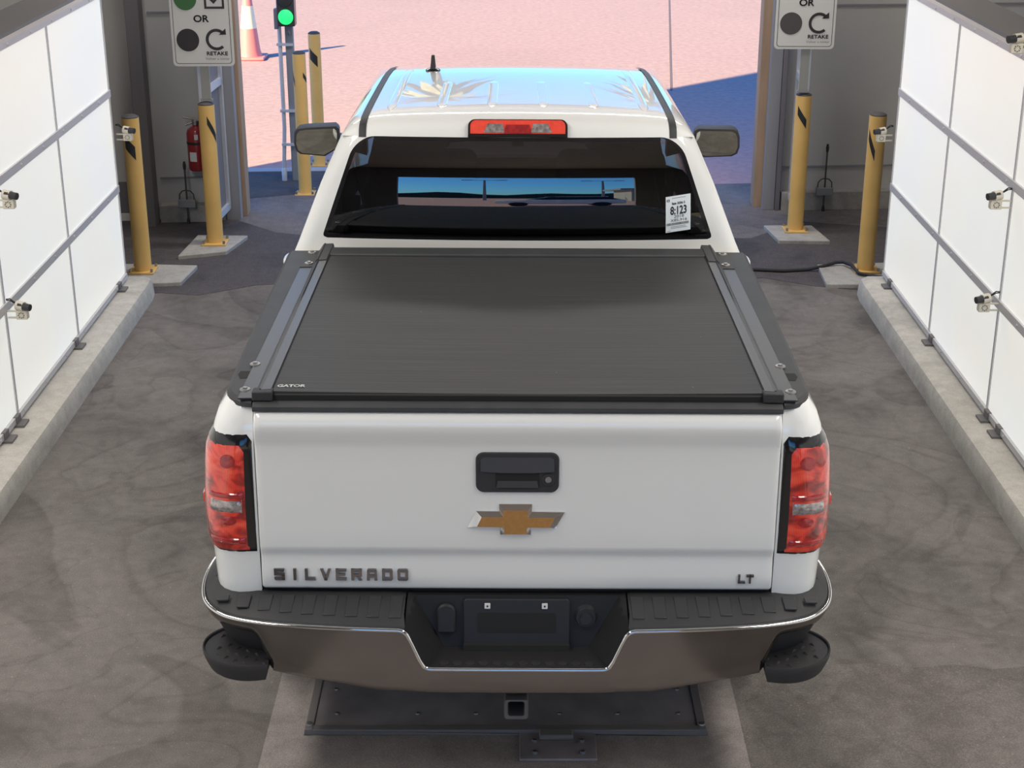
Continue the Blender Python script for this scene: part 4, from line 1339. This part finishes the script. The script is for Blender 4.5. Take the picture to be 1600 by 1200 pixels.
# squared badge letters built from strokes: (x0, y0, x1, y1) on a unit cell
T = 0.26
STROKES = {
    'S': [[(0, 1), (1, 1), (0.94, 1 - T), (0, 1 - T)], [(0, 1 - T), (0.28, 1 - T), (0.28, 0.5), (0, 0.42)], [(0, 0.42), (0.1, 0.62), (1, 0.62), (1, 0.38)], [(0.72, 0.5), (1, 0.5), (1, 0), (0.72, 0)], [(0.06, 0), (0, T), (1, T), (1, 0)]],
    'I': [[(0.36, 0), (0.64, 0), (0.64, 1), (0.36, 1)]],
    'L': [[(0, 0), (0.28, 0), (0.28, 1), (0, 1)], [(0, 0), (1, 0), (0.94, T), (0, T)]],
    'V': [[(0.36, 0), (0.64, 0), (0.28, 1), (0, 1)], [(0.36, 0), (0.64, 0), (1, 1), (0.72, 1)]],
    'E': [[(0, 0), (0.28, 0), (0.28, 1), (0, 1)], [(0, 0), (1, 0), (1, T * 0.9), (0, T * 0.9)], [(0, 0.40), (0.9, 0.40), (0.9, 0.60), (0, 0.60)], [(0, 1 - T * 0.9), (1, 1 - T * 0.9), (1, 1), (0, 1)]],
    'R': [[(0, 0), (0.28, 0), (0.28, 1), (0, 1)], [(0, 1 - T), (1, 1 - T), (1, 1), (0, 1)], [(0.72, 0.4), (1, 0.4), (1, 1), (0.72, 1)], [(0, 0.34), (1, 0.34), (1, 0.56), (0, 0.56)], [(0.42, 0.4), (0.74, 0.4), (1.02, 0), (0.7, 0)]],
    'A': [[(0, 0), (0.28, 0), (0.28, 0.92), (0.06, 0.92)], [(0.72, 0), (1, 0), (0.94, 0.92), (0.72, 0.92)], [(0.04, 1 - T), (0.96, 1 - T), (0.90, 1), (0.12, 1)], [(0.2, 0.28), (0.8, 0.28), (0.8, 0.50), (0.2, 0.50)]],
    'D': [[(0, 0), (0.28, 0), (0.28, 1), (0, 1)], [(0, 0), (0.9, 0), (1, 0.12), (1, T), (0, T)], [(0, 1 - T), (1, 1 - T), (1, 0.88), (0.9, 1), (0, 1)], [(0.72, 0.1), (1, 0.12), (1, 0.88), (0.72, 0.9)]],
    'O': [[(0, 0.1), (0.28, 0.1), (0.28, 0.9), (0, 0.9)], [(0.1, 0), (0.9, 0), (1, 0.12), (1, T), (0, T), (0, 0.1)], [(0, 1 - T), (1, 1 - T), (1, 0.88), (0.9, 1), (0.1, 1), (0, 0.9)], [(0.72, 0.1), (1, 0.12), (1, 0.88), (0.72, 0.9)]],
    'T': [[(0, 1 - T), (1, 1 - T), (1, 1), (0, 1)], [(0.36, 0), (0.64, 0), (0.64, 1), (0.36, 1)]],
}
def badge(word, x0, pitch, wch, z0, h, name):
    root = None
    k = 0
    for ch in word:
        mb = MB()
        wc = wch
        for poly in STROKES[ch]:
            pts = [(x0 + k * pitch + p[0] * wc, z0 + p[1] * h) for p in poly]
            mb.prism(pts, lambda u, w: (u, tg_y(w) + 0.002, w), lambda u, w: (u, tg_y(w) - 0.0065, w))
        mb.build(name, BADGE, tg, angle=20)
        k += 1
badge('SILVERADO', -0.759, 0.0482, 0.0335, 0.823, 0.039, 'badge_letter')
badge('LT', 0.692, 0.0255, 0.023, 0.818, 0.030, 'trim_badge_letter')

# ---- tonneau cover
tn = MB()
rows = []
for j in range(25):
    y = 0.045 + (1.47 - 0.045) * j / 24
    rows.append([(x, y, 1.4405 - 0.006 * math.sin(PI * (x / 1.5 + 0.5)) + 0.000) for x in [-0.775 + 1.55 * i / 20 for i in range(21)]])
tn.grid(rows)
# front skirt of the panel
tn.grid([[(-0.775 + 1.55 * i / 20, 0.045, 1.4405 - 0.006 * math.sin(PI * ((-0.775 + 1.55 * i / 20) / 1.5 + 0.5))) for i in range(21)], [(-0.775 + 1.55 * i / 20, 0.044, 1.424) for i in range(21)]])
tno = tn.build('bed_cover', TONNEAU, TR, angle=40)
MB().box2((-0.762, 0.034, 1.412), (0.762, 0.046, 1.434)).build('rear_seal', DARK, tno, bevel=0.003)
MB().box2((-0.755, 1.470, 1.41), (0.755, 1.565, 1.4475)).build('canister_lid', GREY_PLASTIC, tno, bevel=0.006)
mb = MB()
put_text(mb, 'GATOR', -0.688, 0.088, 0.083, 0.020, lambda u, w: (u, w, 1.4415), 0.0012)
mb.build('lettering', LABEL_WHITE, tno, fix=False)
for s in (-1, 1):
    def rail_ring(y, kx=0.0, dz=0.0):
        # flange outer, flange inner, ramp, ridge, groove, top, inner edge, under
        xs = [(0.846, 1.4135), (0.846, 1.4175), (0.800, 1.4185), (0.782, 1.445), (0.777, 1.4495), (0.772, 1.4465), (0.744, 1.4475), (0.741, 1.438), (0.741, 1.4135)]
        return [(s * (x - kx), y, z + dz) for x, z in xs]
    rl = MB().loft([rail_ring(0.045), rail_ring(0.8, 0.010), rail_ring(1.40, 0.018)]).build('side_rail', RAIL_ALU, tno, angle=20)
    MB().loft([rail_ring(1.385, 0.016, 0.003), rail_ring(1.60, 0.020, 0.004)]).build('front_clamp', GREY_PLASTIC, rl, angle=20)
    MB().box2((s * 0.738, 0.022, 1.4155), (s * 0.800, 0.060, 1.4465)).build('end_cap', BLACK_PLASTIC, rl, bevel=0.004)
    for x, y, z in ((0.835, 0.115, 1.4175), (0.838, 0.335, 1.4178), (0.806, 1.575, 1.4215), (0.800, 1.43, 1.4215)):
        b = MB().lathe([(0.017, z), (0.016, z + 0.003), (0.009, z + 0.004)], (s * x, y, 0), n=18)
        b.lathe([(0.0075, z + 0.003), (0.0075, z + 0.008), (0.001, z + 0.0085)], (s * x, y, 0), n=6)
        b.build('bolt', STEEL, rl)
# bed tub and underside
MB().box2((-0.74, 0.08, 0.75), (0.74, 1.62, 1.408)).build('bed_tub', DARK, TR)
mb = MB().box2((-0.55, 0.15, 0.55), (0.55, 5.2, 0.75))
mb.box2((-0.80, 0.03, 0.66), (0.80, 0.12, 0.80))
mb.box2((-0.55, 0.95, 0.40), (0.55, 1.10, 0.52))
mb.build('chassis', DARK, TR)

# ---- front end
fe = MB()
stn = [(3.98, 1.0, 0), (4.2, 1.0, 0), (4.3, 1.0, 0), (4.4, 1.0, 0), (4.55, 1.0, 0), (4.67, 1.0, 0), (4.8, 1.0, 0), (4.95, 1.0, 0), (5.05, 1.0, 0), (5.15, 1.0, 0), (5.35, 0.985, 0.0), (5.48, 0.94, 0.02), (5.53, 0.90, 0.04)]
for s in (-1, 1):
    rows = []
    for y, k, dz in stn:
        zb = arch(y, AX_F, 0.50)
        side = [(0.945, 0.0), (0.975, 0.3), (0.985, 0.6), (0.975, 0.82), (0.945, 1.0)]
        ztop = 1.13 - 0.02 * (y - 4.0)
        row = [(s * x * k, y, zb + (ztop - zb) * u) for x, u in side]
        hz = 1.235 - 0.05 * (y - 3.98) - dz
        row += [(s * 0.90 * k, y, ztop + 0.05), (s * 0.80 * k, y, hz - 0.025), (s * 0.6 * k, y, hz - 0.005), (s * 0.3 * k, y, hz + 0.008), (0, y, hz + 0.010)]
        rows.append(row)
    fe.grid(rows, s < 0)
    last = rows[-1]
    fe.grid([last, [(p[0] * 0.98, 5.56, 0.5 + (p[2] - 0.5) * 0.96) for p in last], [(0, 5.57, p[2]) for p in last]])
fe.build('front_body', PAINT, TR, angle=40)
MB().box2((-0.95, 5.30, 0.40), (0.95, 5.62, 0.62)).build('front_bumper', SATIN_CHROME, TR, bevel=0.05, seg=3)
MB().box2((-0.62, 5.50, 0.66), (0.62, 5.585, 1.02)).build('grille', CHROME, TR, bevel=0.02)

# ---- wheels
def wheel(x, y, s):
    w = MB().lathe([(0.24, -0.12), (0.34, -0.135), (0.385, -0.125), (0.40, -0.10), (0.40, 0.10), (0.385, 0.125), (0.34, 0.135), (0.24, 0.12)], (x, y, WR), 'x', 40).build('wheel', RUBBER, TR)
    r = MB().lathe([(0.245, s * 0.115), (0.235, s * 0.10), (0.21, s * 0.06), (0.08, s * 0.085), (0.04, s * 0.10), (0.002, s * 0.10)], (x, y, WR), 'x', 30)
    for k in range(6):
        a = 2 * PI * k / 6
        r.loft([[(x + s * 0.09, y + q * 0.02 * math.cos(a + PI / 2) + 0.07 * math.cos(a), WR + q * 0.02 * math.sin(a + PI / 2) + 0.07 * math.sin(a)) for q in (-1, 1)] + [(x + s * 0.06, y + 0.07 * math.cos(a), WR + 0.07 * math.sin(a))],
                [(x + s * 0.115, y + q * 0.03 * math.cos(a + PI / 2) + 0.235 * math.cos(a), WR + q * 0.03 * math.sin(a + PI / 2) + 0.235 * math.sin(a)) for q in (-1, 1)] + [(x + s * 0.06, y + 0.235 * math.cos(a), WR + 0.235 * math.sin(a))]])
    r.build('rim', ALLOY, w)
for s in (-1, 1):
    wheel(s * 0.80, AX_R, s)
    wheel(s * 0.80, AX_F, s)

# ---- rear bumper
BP = [(0.0, -0.172), (0.20, -0.172), (0.36, -0.170), (0.50, -0.164), (0.64, -0.153), (0.76, -0.138), (0.85, -0.118), (0.91, -0.092), (0.955, -0.052), (0.983, -0.005), (0.998, 0.06), (1.002, 0.13), (0.998, 0.22), (0.985, 0.30)]
def bump_y(x):
    return interp(x, BP)
# path along the bumper face by arclength: list of (x, y)
def dense(pts, step=0.012):
    out = [pts[0]]
    for a, b in zip(pts, pts[1:]):
        n = max(1, int(math.dist(a, b) / step))
        for i in range(1, n + 1):
            out.append((a[0] + (b[0] - a[0]) * i / n, a[1] + (b[1] - a[1]) * i / n))
    return out
def smooth2(pts, it=6):
    for _ in range(it):
        pts = [pts[0]] + [((a[0] + 2 * b[0] + c[0]) / 4, (a[1] + 2 * b[1] + c[1]) / 4) for a, b, c in zip(pts, pts[1:], pts[2:])] + [pts[-1]]
    return pts
FACE = smooth2(dense(BP), 10)
def z_top(x, y):
    return interp(x, [(0.0, 0.607), (0.268, 0.607), (0.283, 0.611), (0.293, 0.626), (0.332, 0.722), (0.341, 0.736), (0.358, 0.742), (0.9, 0.745), (0.985, 0.752), (1.01, 0.76)]) + (0.0 if y < 0.0 else 0.03 * y)
def z_bot(x, y):
    if x < 0.766:
        return interp(x, [(0.0, 0.506), (0.42, 0.508), (0.60, 0.535), (0.766, 0.560)])
    return interp(x, [(0.766, 0.560), (0.785, 0.62), (0.798, 0.668), (0.808, 0.690), (0.825, 0.698), (0.9, 0.700), (1.01, 0.705)]) + (0 if y < 0 else 0.03 * y)
bp = MB()
edge_path = []
for s in (-1, 1):
    rows = []
    for i, (x, y) in enumerate(FACE):
        zt, zb = z_top(x, y), z_bot(x, y)
        j0, j1 = FACE[max(0, i - 1)], FACE[min(len(FACE) - 1, i + 1)]
        tx, ty = j1[0] - j0[0], j1[1] - j0[1]
        L = math.hypot(tx, ty) or 1
        nx, ny = ty / L, -tx / L
        row = []
        for u, o in ((0.0, -0.034), (0.05, -0.018), (0.12, -0.012), (0.3, -0.006), (0.5, -0.002), (0.7, 0.0), (0.9, 0.001), (1.0, 0.001)):
            z = zb + (zt - zb) * u
            row.append((s * (x + nx * o), y + ny * o, z))
        rows.append(row)
    bp.grid(rows, s < 0)
    ep = [(s * (x), bump_y(x) + 0.004 if x < 0.9 else y, z_top(x, y) + 0.001) for x, y in FACE]
    edge_path.append([r[-1] for r in rows])
ep = edge_path[0][::-1] + edge_path[1][1:]
bumper = bp.build('rear_bumper', SATIN_CHROME, TR, angle=50)
MB().tube([(p[0], p[1] + 0.003, p[2] - 0.001) for p in ep], 0.0065, 12).build('bright_edge', CHROME, bumper)

# black step pad on top of the bumper
for s in (-1, 1):
    rows = []
    for x, y in FACE:
        if x < 0.342:
            continue
        zt = z_top(x, y)
        k = min(1.0, max(0.0, (x - 0.80) / 0.18))
        ix = x - 0.06 * k
        yb = 0.055 if x < 0.80 else 0.055 + 0.30 * k
        if y > 0.02:
            yb = max(yb, y + 0.002)
            ix = 0.90
        lift = 0.030
        rows.append([(s * (x - 0.004), y + 0.004, zt - 0.004), (s * (x - 0.006), y + 0.012, zt + 0.008), (s * (x + (ix - x) * 0.3), y + (yb - y) * 0.3, zt + 0.022), (s * (x + (ix - x) * 0.65), y + (yb - y) * 0.65, zt + lift), (s * ix, yb, zt + lift)])
    pd = MB().grid(rows).build('step_pad', STEP_BLACK, bumper, angle=35)
    # raised tread ribs
    for k in range(9):
        x = 0.375 + 0.068 * k
        r = MB()
        ya, yb = bump_y(x) + 0.045, -0.012
        pts = [(x - 0.019, ya), (x + 0.019, ya), (x + 0.021, yb), (x - 0.021, yb)]
        zt = z_top(x, ya)
        def zz(w, add):
            f = (w - bump_y(x)) / (0.055 - bump_y(x))
            return zt + interp(f, [(0, -0.004), (0.06, 0.008), (0.3, 0.022), (0.65, 0.030), (1, 0.030)]) + add
        r.prism([(s * p[0], p[1]) for p in pts], lambda u, w: (u, w, zz(w, -0.003)), lambda u, w: (u, w, zz(w, 0.0045)))
        r.build('tread_rib', STEP_BLACK, pd, bevel=0.0025)

# number plate pocket between the pads
A, Bq, Cq, Dq = (0.343, -0.162, 0.744), (0.283, -0.166, 0.611), (0.322, 0.004, 0.768), (0.226, -0.030, 0.603)
pk = MB()
def seg4(a, b, c, d, n=8):
    return [[tuple(Vector(a).lerp(Vector(b), i / n).lerp(Vector(d).lerp(Vector(c), i / n), j / n)) for j in range(n + 1)] for i in range(n + 1)]
for s in (-1, 1):
    q = [(s * p[0], p[1], p[2]) for p in (A, Bq, Dq, Cq)]
    pk.grid(seg4(*q))
nn = lambda p: (-p[0], p[1], p[2])
for s in (-1, 1):
    padp = [(0.342, -0.160, 0.742), (0.342, -0.150, 0.748), (0.342, -0.099, 0.764), (0.342, -0.02, 0.772), (0.342, 0.056, 0.7725)]
    pk.grid([[(s * p[0], p[1], p[2]) for p in padp], [tuple(Vector((s * A[0], A[1], A[2])).lerp(Vector((s * Cq[0], Cq[1], Cq[2])), i / 4)) for i in range(5)]])
pk.grid(seg4(Bq, nn(Bq), nn(Dq), Dq))
pk.grid(seg4(Cq, Dq, nn(Dq), nn(Cq)))
pk.grid(seg4(Cq, nn(Cq), (-0.36, 0.06, 0.772), (0.36, 0.06, 0.772)))
po = pk.build('plate_pocket', POCKET, bumper, angle=30)
def pock(u, w, off):
    """point on the pocket's back wall: u across, w height"""
    f = (w - 0.603) / (0.768 - 0.603)
    return (u, -0.030 + 0.034 * f - off, w)
pb = MB().prism(rrect(0, 0.687, 0.335, 0.150, 0.012), lambda u, w: pock(u, w, 0.0), lambda u, w: pock(u, w, 0.012))
pbo = pb.build('plate_bracket', BRACKET, po, bevel=0.003)
MB().prism(rrect(0.0, 0.688, 0.245, 0.062, 0.005), lambda u, w: pock(u, w, 0.010), lambda u, w: pock(u, w, 0.0135)).build('plate_slot', DARK, pbo)
MB().prism(rrect(0.0, 0.613, 0.335, 0.020, 0.004), lambda u, w: pock(u, w, 0.008), lambda u, w: pock(u, w, 0.028)).build('bracket_lip', DARK, pbo)
for x in (-0.092, 0.088):
    c = MB().prism(rrect(x, 0.742, 0.018, 0.016, 0.002), lambda u, w: pock(u, w, 0.010), lambda u, w: pock(u, w, 0.016)).build('plate_clip', LABEL_WHITE, pbo)
    MB().prism(disc(x, 0.742, 0.003, 10), lambda u, w: pock(u, w, 0.015), lambda u, w: pock(u, w, 0.0175)).build('clip_hole', DARK, pbo)
# round-topped lamp seat on the left, trailer socket on the right
ls = []
for i in range(11):
    a = PI * i / 10
    ls.append((-0.222 + 0.030 * math.cos(a), 0.722 + 0.025 * math.sin(a)))
ls += [(-0.252, 0.655), (-0.192, 0.655)]
MB().prism(ls, lambda u, w: pock(u, w, 0.0), lambda u, w: pock(u, w, 0.018)).build('socket_cover', BRACKET, po, bevel=0.006)
b = MB()
b.prism(disc(0.218, 0.705, 0.036), lambda u, w: pock(u, w, 0.0), lambda u, w: pock(u, w, 0.014), disc(0.218, 0.705, 0.030))
b.prism(disc(0.218, 0.705, 0.018), lambda u, w: pock(u, w, 0.014), lambda u, w: pock(u, w, 0.022))
b.build('trailer_socket', BRACKET, po)
# scalloped edge of the foot well
for k in range(12):
    x = -0.225 + 0.0409 * k
    MB().lathe([(0.0165, 0.606), (0.015, 0.612), (0.002, 0.613)], (x, -0.140, 0), n=14).build('foot_stud', BRACKET, po)

# corner steps
for s in (-1, 1):
    ol = [(0.770, -0.145), (0.80, -0.158), (0.86, -0.158), (0.92, -0.135), (0.972, -0.09), (1.0, -0.03), (0.995, 0.03), (0.955, 0.085), (0.90, 0.11), (0.770, 0.11)]
    ol = smooth2(dense(ol, 0.02), 3)
    n = len(ol)
    ctr = (0.86, -0.02)
    def shr(k, p):
        return (ctr[0] + (p[0] - ctr[0]) * k, ctr[1] + (p[1] - ctr[1]) * k)
    rings = []
    for k, z in ((0.74, 0.535), (0.86, 0.540), (0.97, 0.575), (1.0, 0.596), (0.985, 0.604), (0.955, 0.602), (0.935, 0.595)):
        rings.append([(s * shr(k, p)[0], shr(k, p)[1], z) for p in ol])
    d = MB().loft(rings)
    for i in range(7):
        for j in range(6):
            x, y = 0.785 + 0.031 * i, -0.125 + 0.037 * j + (0.018 if i % 2 else 0)
            if ((x - 0.83) / 0.14) ** 2 + ((y + 0.02) / 0.12) ** 2 > 1 and x > 0.9:
                continue
            a = PI / 4 if (i + j) % 2 else -PI / 4
            M = Matrix.Translation((s * x, y, 0.594)) @ Matrix.Rotation(a, 4, 'Z')
            d.add([tuple(M @ Vector(p)) for p in ((-0.013, 0, 0), (0, -0.0045, 0), (0.013, 0, 0), (0, 0.0045, 0), (0, 0, 0.009))], [(0, 1, 4), (1, 2, 4), (2, 3, 4), (3, 0, 4)])
    d.build('corner_step', BLACK_PLASTIC, bumper, angle=40)
    # dark recess wall behind the step
    bk = []
    for x, y in FACE:
        if x > 0.775:
            bk.append((x, y))
    rows = [[(s * (x - 0.02 - 0.03 * u), y + 0.01 + 0.075 * u, 0.705 - 0.135 * u) for u in (0, 0.3, 0.6, 1.0)] for x, y in bk]
    MB().grid(rows).build('step_recess', BLACK_PLASTIC, bumper)
    MB().box2((s * 0.762, -0.10, 0.575), (s * 0.785, 0.10, 0.70)).build('recess_wall', BLACK_PLASTIC, bumper)

# hitch receiver
ht = MB()
def sq(h, y, zc=0.365, r=0.008):
    return [(u, y, w) for u, w in rrect(0, zc, 2 * h, 2 * h, r, 3)]
ht.loft([sq(0.027, 0.30), sq(0.027, -0.015), sq(0.036, -0.020), sq(0.039, -0.010), sq(0.039, 0.02), sq(0.034, 0.03), sq(0.034, 0.45)], True, False)
hr = ht.build('hitch_receiver', HOUSING, TR, angle=30)
MB().add([(u, 0.10, w) for u, w in rrect(0, 0.365, 0.06, 0.06, 0.008, 3)], [tuple(range(16))]).build('receiver_bore', DARK, hr)
MB().tube([(-0.040, 0.03, 0.42), (-0.040, 0.0, 0.44), (-0.036, -0.01, 0.462), (-0.02, -0.012, 0.470), (0.02, -0.012, 0.470), (0.036, -0.01, 0.462), (0.040, 0.0, 0.44), (0.040, 0.03, 0.42)], 0.007, 8).build('chain_loop', HOUSING, hr)
mb = MB()
for s in (-1, 1):
    mb.add([(s * 0.04, 0.02, 0.415), (s * 0.13, 0.04, 0.455), (s * 0.04, 0.04, 0.455), (s * 0.04, 0.06, 0.415), (s * 0.13, 0.07, 0.455), (s * 0.04, 0.07, 0.455)], [(0, 1, 2), (5, 4, 3), (0, 3, 4, 1), (1, 4, 5, 2), (2, 5, 3, 0)])
mb.box2((-0.55, 0.14, 0.43), (0.55, 0.24, 0.53))
mb.build('hitch_crossbar', DARK, hr)
